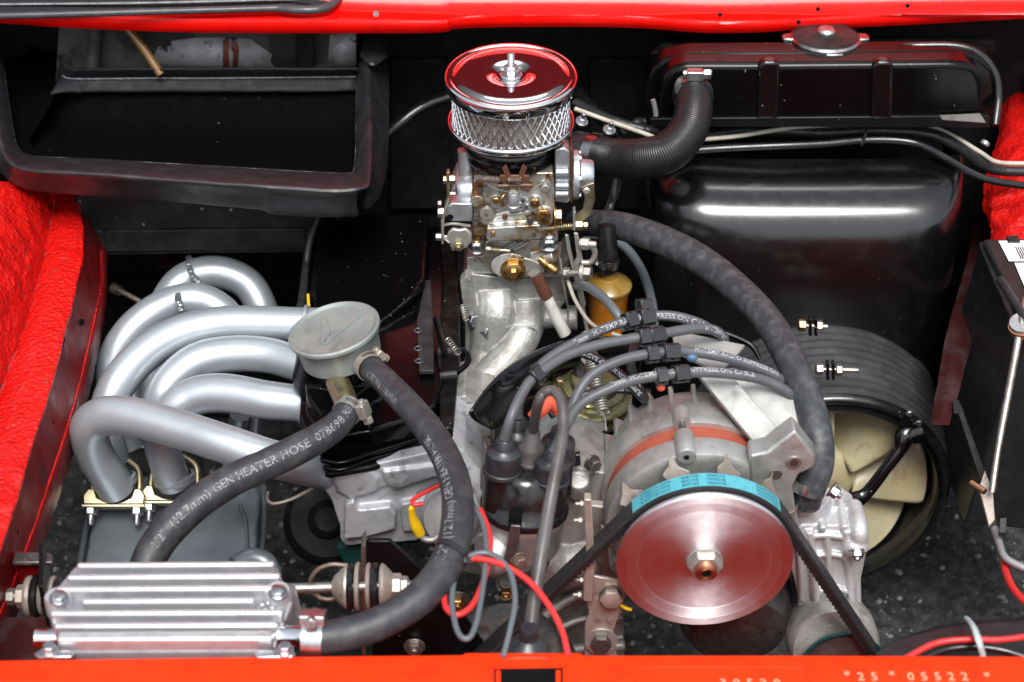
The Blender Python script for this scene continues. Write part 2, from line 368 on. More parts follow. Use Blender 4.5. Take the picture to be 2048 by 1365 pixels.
M_olive = mat('olive_passivated_steel', (.27, .25, .12), .3, .8, base2=(.33, .31, .19), sc1=40, stain=(.12, .11, .07), stsc=60)
M_yellow = mat('yellow_plastic', (.80, .50, .01), .35)
M_redwire = mat('red_wire', (.60, .03, .03), .38)
M_redplug = mat('orange_red_rubber', (.66, .10, .05), .4)
M_greywire = mat('grey_wire', (.10, .115, .125), .38)
M_cream = mat('cream_wire', (.46, .43, .36), .45, base2=(.36, .33, .27), sc1=90)
M_loom = mat('shiny_black_loom_tape', (.018, .018, .019), .27, bump=.6, bsc=350, bump2=.4, b2sc=160)
M_tie = mat('natural_zip_tie', (.50, .56, .56), .4, trans=.15)
M_capgrey = mat('pewter_cap', (.25, .275, .262), .5, .3, base2=(.19, .21, .20), sc1=35, bump=.2, bsc=900, stain=(.07, .08, .075), stsc=35, stamt=(.58, .76))
M_bat = mat('black_battery_case', (.013, .014, .015), .38, base2=(.02, .021, .022), sc1=60, bump=.15, bsc=300)
M_sticker = mat('white_sticker', (.75, .75, .76), .5)
M_ink = mat('black_ink', (.02, .02, .02), .6)
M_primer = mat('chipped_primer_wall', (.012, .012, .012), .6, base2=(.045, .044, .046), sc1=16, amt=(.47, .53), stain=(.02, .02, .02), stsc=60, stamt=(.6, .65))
M_rustdrip = mat('rust_drip', (.13, .03, .015), .6)
M_oilpipe = mat('brown_translucent_pipe', (.14, .07, .018), .25, coat=.4)
M_dustwhite = mat('white_plastic_rod', (.52, .52, .48), .42, base2=(.42, .41, .37), sc1=90)
M_sleeve = mat('brown_sleeve', (.10, .04, .025), .35, coat=.3)
M_chromedull = mat('dull_plated_cap', (.42, .41, .40), .25, 1, base2=(.3, .29, .28), sc1=80, stain=(.1, .1, .1), stsc=60)
M_glass = mat('dark_window_glass', (.006, .007, .008), .05, coat=.5)
M_seal = mat('window_seal_rubber', (.04, .045, .05), .3, base2=(.06, .065, .07), sc1=60)
M_hole = mat('hole_black', (.004, .004, .004), .9, spec=.1)
M_tray = mat('pale_bare_metal', (.33, .33, .33), .45, .5, base2=(.3, .29, .28), sc1=60, stain=(.22, .1, .05), stsc=60, stamt=(.66, .75))

def rings(m):
    nt = m.node_tree; N = nt.nodes; L = nt.links; b = N['Principled BSDF']; tc = N.new('ShaderNodeTexCoord')
    wv = N.new('ShaderNodeTexWave'); wv.wave_type = 'RINGS'; wv.rings_direction = 'Y'; wv.inputs['Scale'].default_value = 260; wv.inputs['Distortion'].default_value = 1.5; wv.inputs['Detail'].default_value = 3
    L.new(tc.outputs['Object'], wv.inputs['Vector']); bp = N.new('ShaderNodeBump'); bp.inputs['Strength'].default_value = .35; bp.inputs['Distance'].default_value = .0002
    L.new(wv.outputs[0], bp.inputs['Height']); L.new(bp.outputs[0], b.inputs['Normal'])
rings(M_machined)
# ================================================================== ground and car body
g = MB().add([Vector((x, y, -1050)) for x, y in ((-16000, -9000), (16000, -9000), (16000, 20000), (-16000, 20000))], [(0, 1, 2, 3)])
o = part('ground', g, M_asphalt); props(o, kind='structure')
gr = MB(); rg = random.Random(3)
for i in range(2600):
    x = rg.uniform(-1300, 1500); y = rg.uniform(-900, 900) ; r_ = 3 + 9 * rg.random() ** 3; a = rg.uniform(0, 6)
    q = Matrix.Translation((x, y, -1050 + r_ * .3)) @ Matrix.Rotation(a, 4, 'Z')
    gr.add([q @ Vector(p) for p in ((-r_, -r_ * .7, -r_ * .4), (r_, -r_ * .5, -r_ * .4), (r_ * .7, r_ * .8, -r_ * .4), (-r_ * .8, r_ * .6, -r_ * .4), (-r_ * .4, -r_ * .3, r_ * .5), (r_ * .5, -r_ * .1, r_ * .45), (0, r_ * .4, r_ * .5))],
           [(0, 1, 5, 4), (1, 2, 5), (2, 6, 5), (2, 3, 6), (3, 4, 6), (3, 0, 4), (4, 5, 6)])
solo('road_grit', 'loose pale grit and small stones on the asphalt under the engine', 'grit', gr, mat('grey_stone', (.10, .10, .095), .8, base2=(.30, .29, .27), sc1=25, amt=(.4, .65)), kind='stuff')
body = thing('car_body', 'red painted car body framing the engine bay, glossy panel above, orange red lip below', 'car body', (0, 0, -300))
# rear panel: lip, outward face, unseen inner wall sloped to brighten the pulley's reflection
zl = 40; lip = [(-400, 1322), (0, 1319), (400, 1313), (925, 1308), (932, 1304), (1160, 1304), (1168, 1309), (1600, 1309), (2048, 1311), (2500, 1313)]
E = [H(x, y, zl) for x, y in lip]
rows = []
for dy, dz in ((400, -620), (285, -440), (30, -60), (1, -8), (-5, 0)):
    rows.append([p + Vector((0, dy, dz)) for p in E])
out = []
prof = [(-9, 1), (-60, -2), (-110, -9), (-160, -20), (-400, -90), (-600, -420)]
for dy, dz in prof: rows.append([Vector((p.x, E[0].y + dy, zl + dz)) for p in E])
rows = list(map(list, zip(*rows)))
mb = MB().loft(rows, su=1, sv=1); rp = part('rear_panel', mb, M_redlip, body, bevel=2.5, solid=3)
def lipz(px, py, lift=1.5):
    for zz in range(60, -40, -1):
        P = H(px, py, zz); d = P.y - E[0].y
        zt = zl
        for a, b in zip([(0, 0)] + prof, prof):
            if b[0] <= d <= a[0]: zt = zl + a[1] + (b[1] - a[1]) * (d - a[0]) / (b[0] - a[0] - 1e-9)
        if zz <= zt + lift: return H(px, py, zt + lift)
    return H(px, py, zl)
# latch slot
P = lipz(1057, 1353)
mb = MB().add([lipz(988, 1338, 3.2), lipz(1126, 1336, 3.2), lipz(1126, 1385, 3.2), lipz(988, 1385, 3.2)], [(3, 2, 1, 0)])
part('latch_opening', mb, M_hole, rp)
for x0 in (992, 1112): part('latch_guide', MB().extr([lipz(x0, 1341, 4), lipz(x0 + 9, 1341, 4), lipz(x0 + 9, 1385, 4), lipz(x0, 1385, 4)], (0, 0, -6)), M_redlip, rp)
mb = MB().tube([lipz(x, y, 2) for x, y in ((985, 1336), (1000, 1325), (1030, 1318), (1085, 1318), (1115, 1325), (1130, 1336))], 4, 8)
part('latch_lip', mb, M_redlip, rp)
mb = MB().tube([lipz(x, y, 1) for x, y in ((1270, 1385), (1275, 1350), (1300, 1337), (1400, 1336), (1580, 1336), (1612, 1345), (1625, 1385))], 2.5, 8)
part('pressed_outline', mb, M_redlip, rp)
M_stamp = mat('pale_stamped_digits', (.85, .32, .2), .4)  # digits lie flat on the lip in a paler red
for t, x, y, sz in (('*', 1690, 1358, 24), ('25', 1716, 1361, 25), ('*', 1780, 1358, 24), ('05522', 1816, 1361, 25), ('*', 1970, 1361, 26), ('30520', 1440, 1374, 25)):
    n = len(t); dx = 27 if n > 1 else 20
    for i, ch in enumerate(t):
        p = lipz(x + i * dx, y, 3.0); q = lipz(x + i * dx + 10, y, 3.0); r_ = lipz(x + i * dx, y - 10, 3.0)
        text_flat('stamped_digit', rp, M_stamp, ch, FR(p, (q - p).cross(r_ - p), q - p), sz * 1.15, .3, 0)
# upper panel above the bay, carries on up to the window out of frame
low = [(-500, 30), (-200, 33), (0, 38), (150, 48), (400, 57), (640, 58), (870, 57), (910, 49), (1000, 46), (1150, 45), (1290, 48), (1410, 57), (1520, 56), (1600, 51), (1800, 42), (2048, 29), (2400, 12)]
L0 = [H(x, y, 300) for x, y in low]
rows = []
for i, p in enumerate(L0):
    k = 15 if low[i][0] > 700 else 22
    fl = [p + Vector((0, 6, -14)), p, p + Vector((0, 3, k))]
    yb = H(1024, 50, 300).y
    for dy, dz in ((14, 2), (40, 20), (60, 42), (75, 60), (100, 75), (260, 130), (330, 330), (420, 520)):
        fl.append(Vector((p.x, yb + 3 + dy, 300 + k + dz)))
    rows.append(fl)
part('upper_panel', MB().loft(rows, su=3, sv=3), M_red, body)
mb = MB().tube([H(x, y, 345) for x, y in ((-400, 38), (0, 32), (300, 24), (560, 17))], 7, 10); ws = part('window_seal', mb, M_seal, body)
mb = MB().tube([H(x, y, 345) for x, y in ((558, 17), (600, 21), (640, 19), (665, 8), (690, -20), (720, -80))], 8.5, 12); part('seal_corner', mb, M_seal, body)
mb = MB().add([H(-500, 40, 338), H(600, 16, 338), H(655, 8, 338), H(700, -60, 360), H(760, -500, 700), H(-500, -500, 700)], [(0, 1, 2, 3, 4, 5)])
part('window_glass', mb, M_glass, body)
mb = MB().tube([H(x, y, 352) for x, y in ((-300, 13), (0, 9), (300, 6), (620, -2))], 3, 8); part('glass_trim', mb, M_chromedull, body)
# unseen rear window, and a red panel placed to reflect in the filter lid
yb = H(1024, 50, 300).y
mb = MB().box(FR(Vector((0, yb + 500, 1950)), k=1), 2900, 60, 1500); part('rear_window', mb, M_glass, body)
mb = MB().box(FR(Vector((0, yb + 470, 690)), (0, -.3, 1), k=1), 3000, 40, 700, (0, 0, 130)); part('reflected_red_panel', mb, M_tail, body, bevel=8)
for x, y in ((752, 28), (1636, 19), (1597, 45), (1440, 30), (1815, 12)):
    P = H(x, y, 320 if y > 40 else 342); b = MB().lathe([(0, 0), (4, 0), (6 if x < 800 else 4.5, 2.2), (0, 2.2)], FR(P, (CAMP - P)), 12)
    part('panel_hole', b, M_hole if x != 752 else M_steeldk, body)
# left side: rough wing, rail top, rail side
wing = [[H(-260, y + 10, 200), H(-90, y + 20, 150), H(x0 - 60, y - 20, 80), H(x0 - 18, y - 4, 30), H(x0, y, 0)] for x0, y in ((128, 365), (120, 380), (110, 400), (92, 480), (78, 560), (40, 670), (0, 775), (-60, 900), (-120, 1010), (-220, 1200), (-300, 1400))]
part('inner_wing', MB().loft(wing, 14, 14, rough=9, rs=.022), M_redunder, body, label='rough bright red inner wing on the left')
edge = [(150, 330), (158, 400), (168, 470), (163, 530), (135, 650), (98, 790), (62, 900), (34, 1000), (5, 1090), (-30, 1190), (-70, 1300), (-110, 1400)]
val = [(122, 330), (110, 400), (94, 470), (82, 530), (45, 650), (-4, 790), (-50, 900), (-90, 1000), (-130, 1090), (-180, 1190), (-240, 1300), (-300, 1400)]
rail = [[H(a[0] - 2, a[1], -3), H((a[0] * 2 + b[0]) / 3, a[1], 8), H((a[0] + b[0] * 2) / 3, a[1], 9), H(b[0] - 5, b[1], 5), H(b[0], b[1], 0), H(b[0] + 1, b[1] + 3, -9)] for a, b in zip(val, edge)]
part('rail_top', MB().loft(rail, 10, 5, rough=3, rs=.03), M_redunder, body)
low_ = [(208, 330), (207, 430), (205, 515), (200, 590), (170, 730), (135, 860), (100, 965), (68, 1060), (30, 1160), (-8, 1250), (-50, 1350), (-90, 1450)]
side = [[H(b[0] + 1, b[1] + 2, -8), H((b[0] + c[0]) / 2, (b[1] + c[1]) / 2, -60), H(c[0], c[1], -112)] for b, c in zip(edge, low_)]
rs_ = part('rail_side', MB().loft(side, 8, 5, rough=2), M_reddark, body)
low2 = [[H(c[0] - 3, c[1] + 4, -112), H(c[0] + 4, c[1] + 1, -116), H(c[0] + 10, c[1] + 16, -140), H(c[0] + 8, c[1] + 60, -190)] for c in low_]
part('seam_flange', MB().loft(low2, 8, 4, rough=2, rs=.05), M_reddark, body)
mb = MB().tube([H(c[0] - 4, c[1] + 3, -108) for c in low_], 3.2, 8); part('seam_bead', mb, M_redunder, body)
for x, y in ((163, 645), (102, 845), (31, 1065)):
    P = H(x, y, -50); part('rail_hole', MB().lathe([(0, 0), (7, 0), (7, 1)], FR(P, (1, -.6, .5)), 12), M_hole, rs_)
# right side: rough wing and rail
wr = [[H(x, y, -40), H(x + 25, y + 3, -10), H(x + 90, y + 5, 10), H(x + 250, y, 40)] for x, y in ((2060, 10), (2022, 90), (2006, 180), (1996, 270), (1976, 340), (1966, 400), (1978, 450), (1990, 500), (1995, 560))]
part('inner_wing', MB().loft(wr, 12, 12, rough=8, rs=.024), M_redunder, body, label='rough red inner wing on the right')
rr_ = [[H(x0, y, -190), H((x0 + x1) / 2, y, -178), H(x1, y, -185)] for x0, x1, y in ((1948, 1992, 450), (1934, 1980, 520), (1912, 1966, 600), (1890, 1945, 680), (1874, 1922, 770), (1860, 1900, 850))]
part('rail_top', MB().loft(rr_, 8, 4, rough=2), M_rail2, body, label='dirty red rail between the black cowl and the battery')
# dark surroundings
Y1 = V(1024, 60, 1060).y
mb = MB().extr([Vector((-1300, 1060, -1040)), Vector((1400, 1060, -1040)), Vector((1400, 1060, 330)), Vector((-1300, 1060, 330))], (0, 40, 0))
part('bulkhead', mb, M_void, body)
for x in (-1290, 1290): part('side_light_block', MB().box(FR(Vector((x, 0, -400)), k=1), 40, 2200, 900), M_void, body)  # unseen dark side walls, added to block light
part('parcel_shelf_underside', MB().box(FR(Vector((0, 1000, 330)), k=1), 2500, 120, 20), M_void, body)
for x0, x1 in ((560, 700), (780, 900), (1180, 1290)):
    part('bulkhead_rib', MB().plate([(x0, 120), (x1, 120), (x1, 420), (x0, 420)], 1035, 20), M_void, body, bevel=6, seg=3)
part('floor_edge', MB().slab([(200, 560), (1960, 560), (1960, 470), (200, 470)], -560, 20), M_void, body)
# pale wall seen through the duct
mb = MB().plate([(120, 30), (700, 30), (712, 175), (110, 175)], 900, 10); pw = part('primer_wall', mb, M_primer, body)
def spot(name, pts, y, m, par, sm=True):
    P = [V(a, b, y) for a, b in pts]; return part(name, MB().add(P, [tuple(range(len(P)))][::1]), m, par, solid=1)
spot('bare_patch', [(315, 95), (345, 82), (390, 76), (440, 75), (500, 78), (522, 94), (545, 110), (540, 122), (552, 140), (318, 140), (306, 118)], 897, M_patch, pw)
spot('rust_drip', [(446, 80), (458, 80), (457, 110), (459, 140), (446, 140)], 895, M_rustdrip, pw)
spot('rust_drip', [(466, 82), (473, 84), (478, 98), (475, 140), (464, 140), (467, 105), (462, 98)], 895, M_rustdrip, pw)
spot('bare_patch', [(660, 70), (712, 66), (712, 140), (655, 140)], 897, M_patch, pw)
mb = MB().tube([V(195, 40, 880), V(190, 90, 870), V(185, 140, 860)], 14, 12); part('wall_bead', mb, M_darkmetal, pw)
mb = MB().plate([(592, 50), (628, 50), (628, 140), (592, 140)], 885, 12); part('wall_rib', mb, M_void, pw, bevel=2)
solo('brown_pipe', 'short brown translucent pipe slanting behind the black duct opening', 'pipe', MB().tube([V(244, 45, 870), V(285, 95, 850), V(322, 150, 820)], 9, 12), M_oilpipe)
# cross panel below the duct
mb = MB().plate([(150, 385), (165, 480), (176, 500), (202, 512), (400, 508), (606, 506), (622, 480), (648, 430), (660, 380)], 520, 30)
o = solo('cross_panel', 'dusty dark grey sheet metal panel below the duct, above the rearmost exhaust bend', 'panel', mb, M_darkmetal, bevel=3)
part('panel_rib', MB().plate([(210, 462), (610, 458), (612, 500), (212, 505)], 512, 10), M_darkmetal, o, bevel=3)
for x, y in ((287, 449), (404, 418), (462, 420)):
    P = V(x, y, 518); part('paint_chip', MB().lathe([(0, 1.5), (3, 1), (3, 0)], FR(P, NY), 8), M_tray, o)

M_scuff = mat('scuffed_rubber_edge', (.05, .05, .052), .6, base2=(.16, .16, .16), sc1=120, amt=(.5, .62))
# ================================================================== black duct tray
duct = thing('air_duct', 'big grey black moulded rubber air duct with torn corner at upper left of the bay', 'duct', H(380, 250, 120))
st = [((-5, 20), (-34, 20), (-60, 20)), ((4, 100), (-18, 110), (-42, 120)), ((15, 190), (-8, 205), (-30, 215)), ((28, 268), (3, 290), (-16, 312)), ((38, 298), (20, 326), (8, 352)), ((62, 312), (54, 340), (48, 376)),
      ((130, 316), (130, 345), (125, 386)), ((260, 323), (260, 353), (260, 396)), ((400, 331), (400, 364), (400, 407)), ((520, 338), (520, 372), (520, 418)), ((550, 340), (550, 374), (548, 427)), ((640, 345), (640, 380), (640, 433)), ((680, 347), (684, 381), (690, 433)), ((700, 347), (708, 380), (716, 428)),
      ((704, 346), (722, 379), (702, 404)), ((706, 343), (732, 376), (722, 394)), ((708, 338), (738, 369), (730, 417)), ((709, 330), (740, 350), (756, 395)), ((711, 300), (741, 305), (772, 335)), ((712, 240), (740, 240), (776, 240)), ((713, 170), (738, 170), (776, 165)), ((716, 115), (736, 118), (774, 120)), ((722, 88), (734, 92), (752, 130)), ]
def mx(a, b, t): return (a[0] * (1 - t) + b[0] * t, a[1] * (1 - t) + b[1] * t)
rows = [[H(a[0], a[1], 118), H(*mx(a, b, .06), 150), H(*mx(a, b, .55), 178), H(*mx(a, b, .9), 190), H(b[0], b[1], 190), H(*mx(b, c, .12), 184), H(*mx(b, c, .4), 160), H(*mx(b, c, .97), 116), H(c[0], c[1], 110)] for a, b, c in st]
part('rim', MB().loft(rows, 3, 3, rough=1.2, rs=.03), M_ductrub, duct, solid=3)
part('rim_edge', MB().tube([H(*mx(a, b, .02), 146) for a, b, c in st[1:-2]], 1.2, 6, sm=4), M_scuff, duct)
part('skirt_edge', MB().tube([H(c[0], c[1], 109) for a, b, c in st[2:13]], 1.5, 6, sm=4), M_scuff, duct)
rows = [[H(x, y0, 175), H(x + 6, y0 + 3, 182), H(x + dx, y1, 150), H(x + dx + 3, y1 + 3, 148), H(x + dx2, y2, 128)] for x, y0, dx, y1, dx2, y2 in
        ((114, 112, 6, 150, -14, 190), (122, 128, 14, 158, 6, 186), (140, 136, 10, 159, 22, 186), (165, 137, 2, 158, 5, 185), (300, 137, 0, 157, 0, 184), (420, 137, 0, 157, 0, 184), (520, 136, 0, 156, 0, 184), (620, 137, 0, 155, 0, 184), (712, 136, 0, 154, 0, 182))]
part('back_band', MB().loft(rows, 5, 4, rough=1.5, rs=.03), M_band, duct, solid=3)
mb = MB().tube([H(x, y, 153) for x, y in ((125, 152), (150, 158), (300, 157), (420, 157), (620, 155), (712, 154))], 1.1, 6); part('crease', mb, M_greyprint, duct)
rows = [[H(x0, y0, 120), H((x0 + x1) / 2, (y0 + y1) / 2, 60), H(x1, y1, 118)] for x0, y0, x1, y1 in ((-90, 40, -60, 330), (60, 80, 60, 330), (120, 170, 160, 336), (300, 180, 300, 340), (500, 180, 500, 350), (716, 178, 708, 362))]
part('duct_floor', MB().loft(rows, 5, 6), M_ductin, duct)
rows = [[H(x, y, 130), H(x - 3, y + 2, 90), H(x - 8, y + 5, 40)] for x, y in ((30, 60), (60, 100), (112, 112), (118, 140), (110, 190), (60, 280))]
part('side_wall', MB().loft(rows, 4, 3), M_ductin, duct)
rows = [[H(724, 62, 215), H(745, 60, 215), H(776, 62, 205)], [H(726, 90, 208), H(745, 98, 210), H(774, 100, 200)], [H(720, 112, 200), H(744, 132, 205), H(776, 116, 195)]]
part('torn_tongue', MB().loft(rows, 4, 4, rough=2), M_ductrub, duct, solid=4)

solo('bleed_fitting', 'brown brass fitting and thin pale rod in the dark behind the left exhaust bend', 'fitting', MB().tube([H(226, 576, -330), H(240, 582, -330), H(242, 583, -330), H(285, 606, -340)], [11, 10, 5, 5], 12, sm=4), M_tan)
solo('red_strip', 'dark red strip glimpsed above the rearmost exhaust pipe', 'panel', MB().slab([(312, 516), (372, 514), (366, 530), (316, 532)], -300, 6), M_rail2)
# ================================================================== radiator side
rad = thing('radiator', 'black painted radiator header tank with two raised ribs behind the big hose, upper right', 'radiator', V(1640, 200, 664))
YR = V(1640, 135, 640).y
pts = [(1322, 245), (1318, 190), (1325, 160), (1345, 138), (1375, 130), (1500, 130), (1700, 128), (1900, 126), (1935, 128), (1956, 140), (1966, 165), (1968, 245)]
part('tank_front', MB().plate(pts, 640, 90), M_vc, rad, bevel=14, seg=5, ang=60)
part('tank_rear', MB().plate([(1292, 250), (1290, 170), (1306, 140), (1330, 118), (1380, 108), (1900, 104), (1950, 110), (1985, 140), (1992, 180), (1992, 250)], 690, 60), M_vc, rad, bevel=8, seg=3)
for x0, x1 in ((1517, 1560), (1745, 1788)):
    m_ = (x0 + x1) / 2
    part('raised_rib', MB().plate([(x0 - 4, 240), (x0, 136), (x0 + 10, 124), (x1 - 6, 124), (x1, 136), (x1 - 4, 240)], 630, 30), M_blackgloss, rad, bevel=7, seg=4)
part('top_deck', MB().add([V(1300, 108, 740), V(1990, 104, 740), V(1985, 72, 900), V(1335, 75, 900)], [(0, 1, 2, 3)]), M_ledge, rad)
mb = MB().tube([V(x, y, 655) for x, y in ((1304, 238), (1400, 243), (1560, 245), (1740, 240), (1860, 236), (1975, 234))], 4, 8)
part('solder_seam', mb, M_blackgloss, rad)
mb = MB().plate([(1300, 238), (1978, 232), (1980, 256), (1302, 254)], 632, 14); part('lower_flange', mb, M_blacksatin, rad, bevel=2)
part('solder_patch', MB().plate([(1880, 232), (1960, 228), (1972, 246), (1885, 240)], 630, 2), M_tray, rad)
part('solder_patch', MB().tube([V(1400, 128, 690), V(1440, 126, 690), V(1472, 122, 690)], 3, 8), M_tray, rad)
part('solder_patch', MB().tube([V(1306, 200, 640), V(1310, 216, 638), V(1312, 232, 636)], 5, 8), M_tray, rad)
P = V(1652, 108, 760); M = FR(P)
part('filler_neck', MB().lathe([(52, -22), (48, -10), (44, 0), (44, 34), (0, 34)], M, 40), M_blackgloss, rad)
part('neck_seam', MB().lathe([(58, -22), (60, -19), (56, -15), (50, -14)], M, 40), M_blacksatin, rad)
P = V(1651, 76, 760); M = FR(P); cp = part('cap', MB().lathe([(0, 12), (22, 12), (30, 9), (50, 7), (66, 5), (70, 2), (70, -4), (64, -10), (56, -12), (0, -12)], M, 56), M_capdark, rad)
part('cap_rim', MB().lathe([(66, 5.6), (70.6, 2), (70.6, -4), (65, -10.5)], M, 56), M_chromedull, cp)
part('cap_boss', MB().lathe([(0, 22), (14, 21), (18, 16), (18, 10)], M, 24), M_zinc, cp)
for s in (-1, 1): part('cap_ear', MB().prism([(s * 60, -16), (s * 86, -12), (s * 88, 6), (s * 80, 14), (s * 60, 14)], -6, 4, M), M_chromedull, cp, bevel=3)
part('cap_tab', MB().box(M, 34, 8, 14, (8, -68, -8)), M_chromedull, cp, bevel=2)
pth = [V(1712, 92, 740), V(1760, 97, 735), V(1850, 92, 730), V(1920, 94, 725), V(1962, 112, 715), V(1990, 150, 700), V(1996, 195, 680), V(1990, 250, 640)]
solo('overflow_hose', 'thin black overflow hose curling from the radiator cap over the right end of the tank', 'hose', MB().tube(pth, 8.5, 12), M_cap)
# cowl
cw = thing('fan_cowl', 'large smooth black plastic radiator cowl with a soft highlight along its shoulder', 'cowl', V(1640, 500, 420))
def cr(y, yy, xl, xr, rr): return [(xl, y, yy + rr), (xl + rr * .35, y, yy + rr * .3), (xl + rr, y, yy), ((xl + xr) / 2, y, yy - 4), (xr - rr, y, yy), (xr - rr * .35, y, yy + rr * .3), (xr, y, yy + rr)]
prof = [(620, 60), (520, 62), (478, 51), (442, 28), (419, -10), (405, -62), (397, -120), (391, -190), (384, -300), (376, -420), (368, -520), (360, -760)]
rows = []
for yy, z in prof:
    P0 = H(1640, 0, 0)
    def X(px, yy, z):
        d = (Vector((0, yy, z)) - CAMP).dot(FWD) / D0; return (px - 1024) * d
    t = max(0, min(1, (62 - z) / 400.0)); tt = max(0, min(1, (50 - z) / 120.0))
    xl, xr = 1318, 1950 - 12 * t * 4
    c = 90
    rows.append([Vector((X(xl - 30, yy, z), yy + 160, z - 60 + 60 * tt)), Vector((X(xl, yy, z), yy + 70, z - 20 + 20 * tt)), Vector((X(xl + 60, yy, z), yy + 12, z)), Vector((X(1500, yy, z), yy, z)), Vector((X(1760, yy, z), yy, z)),
                 Vector((X(xr - 70, yy, z), yy + 10, z - 2)), Vector((X(xr - 16, yy, z), yy + 55, z - 14 + 14 * tt)), Vector((X(xr, yy, z), yy + 120, z - 50 + 50 * tt)), Vector((X(xr - 2, yy, z), yy + 300, z - 60 + 60 * tt))])
part('cowl_shell', MB().loft(rows, 5, 6), M_cowl, cw, ang=80)
mb = MB().tube([V(1972, 284, 560), V(1968, 290, 556)], 9, 10); solo('wing_screw', 'rusty screw head beside the lower right end of the radiator tank', 'screw', mb, M_tray)
# cables over the cowl
def tub(name, label, cat, px, r, m, z=None, group=None, n=12, rib=None, **kw):
    P = [H(*p) if len(p) == 3 else V(p[0], p[1], p[3]) for p in px]
    return solo(name, label, cat, MB().tube(P, r, n, rib=rib), m, group, **kw), P
tub('cream_cable', 'thin cream cable running behind the big hose and along the radiator to the right wing', 'cable', [(1150, 218, 140), (1210, 240, 130), (1290, 268, 120), (1340, 285, 100), (1410, 279, 92), (1480, 272, 96), (1580, 256, 100), (1650, 251, 100), (1726, 247, 100), (1790, 246, 98), (1850, 250, 92), (1905, 272, 80), (1960, 305, 74), (1995, 325, 80), (2060, 328, 90)], 4.6, M_cream)
tub('wiring_loom', 'black taped wiring loom sagging below the radiator seam', 'wiring', [(1150, 205, 120), (1230, 245, 110), (1330, 268, 90), (1400, 272, 78), (1480, 262, 84), (1560, 262, 86), (1650, 266, 84), (1726, 262, 88), (1810, 263, 84), (1870, 272, 76), (1920, 296, 66), (1965, 330, 62), (2000, 342, 70), (2060, 344, 80)], [9, 12, 11, 12, 10, 12, 11, 9, 12, 13, 12, 11, 10, 10], M_loom)
tub('black_cable', 'smooth black cable lowest in the bundle crossing above the cowl highlight', 'cable', [(1380, 302, 80), (1450, 297, 84), (1560, 292, 90), (1650, 288, 90), (1724, 281, 92), (1790, 281, 92), (1840, 290, 88), (1890, 316, 80), (1940, 345, 74), (1985, 362, 74), (2060, 374, 84)], 8, M_cap)
tub('corrugated_tube', 'black corrugated tube loop behind the big ribbed hose', 'tube', [(1240, 268, 90), (1280, 245, 100), (1320, 248, 95), (1350, 262, 80)], 10, M_loom, rib=(18, .12))
solo('cable_tie', 'small black tie round the cable bundle below the radiator', 'cable tie', MB().tube([H(1727, 240, 112), H(1732, 264, 112), H(1724, 290, 104)], 3, 8), M_clip)
# big top hose
big = [H(1386, 182, 228), H(1388, 218, 222), H(1376, 262, 200), H(1340, 302, 170), H(1290, 317, 145), H(1235, 318, 118), H(1188, 308, 108)]
big_r = [37, 37, 39, 41, 41, 40, 38]
bh = solo('radiator_hose', 'thick ribbed black rubber hose curving from the radiator to the engine', 'hose', MB().tube(big, big_r, 28, sm=90, rib=(88, .012)), M_hoserib)
def clamp(P, ax, r, sd, label, m=M_zinc, wd=18, name='hose_clamp', scr=1.0, tooth=True, grp='worm drive hose clamps'):
    """worm-drive clamp: band round the hose at P, screw housing on the side sd; sizes in px at that place"""
    ax = Vector(ax).normalized(); sd = Vector(sd); sd = (sd - ax * sd.dot(ax)).normalized()
    t = thing(name, label, 'hose clamp', P, grp); M = FR(P, ax, sd)
    part('band', MB().lathe([(r, -wd / 2), (r + 2, -wd / 2 - .5), (r + 2.2, wd / 2 + .5), (r, wd / 2)], M, 40), m, t)
    if tooth:
        mb = MB()
        for i in range(-9, 10):
            if abs(i) < 2: continue
            a = i * .13 * 30 / r; Q = M @ Matrix.Rotation(a, 4, 'Z'); mb.box(Q, 2.2, 2.2, wd * .5, (r + 2.1, 0, 0))
        part('worm_slots', mb, M_steeldk, t, kind='stuff')
    b = 12 * scr
    part('screw_housing', MB().prism(rrect(b * 1.25, b * 2.2, 4), -wd * .62, wd * .62, M @ Matrix.Translation((r + b * .6, 0, 0))), m, t, bevel=1.5)
    Q = M @ Matrix.Translation((r + b * .7, 0, 0)) @ Matrix.Rotation(-pi / 2, 4, 'X')
    part('screw', MB().hexa(Q, b * .72, b * 1.1, b * 2.0).lathe([(b * .5, b * .9), (b * .5, b * 1.1)], Q, 12).lathe([(0, -b * 1.5), (b * .45, -b * 1.5), (b * .5, b * .9)], Q, 12).box(Q, b * 1.0, b * .2, b * .2, (0, 0, b * 2.05)), m, t, bevel=.8)
    return t
P = H(1386, 190, 227); clamp(P, big[0] - big[1], 38, (0, -.3, 1), 'bright clamp on the radiator end of the thick ribbed hose', wd=16, scr=1.3)
mb = MB().tube([V(1380, 190, 640), V(1380, 180, 600), H(1386, 184, 226)], 33, 24); solo('radiator_outlet', 'black pipe stub leaving the radiator tank under the bright clamp', 'pipe', mb, M_blackgloss)
P = H(1192, 309, 108); t = thing('hose_band', 'plain grey band on the engine end of the thick ribbed hose', 'hose clamp', P)
part('band', MB().lathe([(40, -11), (42, -11), (42, 11), (40, 11)], FR(P, big[-1] - big[-2]), 40), M_chromedull, t)
mb = MB().tube([H(1190, 308, 108), H(1168, 300, 104), H(1150, 292, 100)], [36, 35, 30], 24); solo('hose_stub', 'black rubber stub joining the thick hose behind the carburettor', 'hose', mb, M_boot)
for x, y in ((1163, 245), (1218, 262)):
    P = H(x, y, 120); t = thing('bracket_bolt', 'zinc bolt on the dark bracket right of the air filter, ' + ('nearer the filter' if x < 1200 else 'nearer the thick hose'), 'bolt', P)
    bolt(t, P, (.2, -.3, 1), 9, 9, M_zinc, washer=13, stud=12)
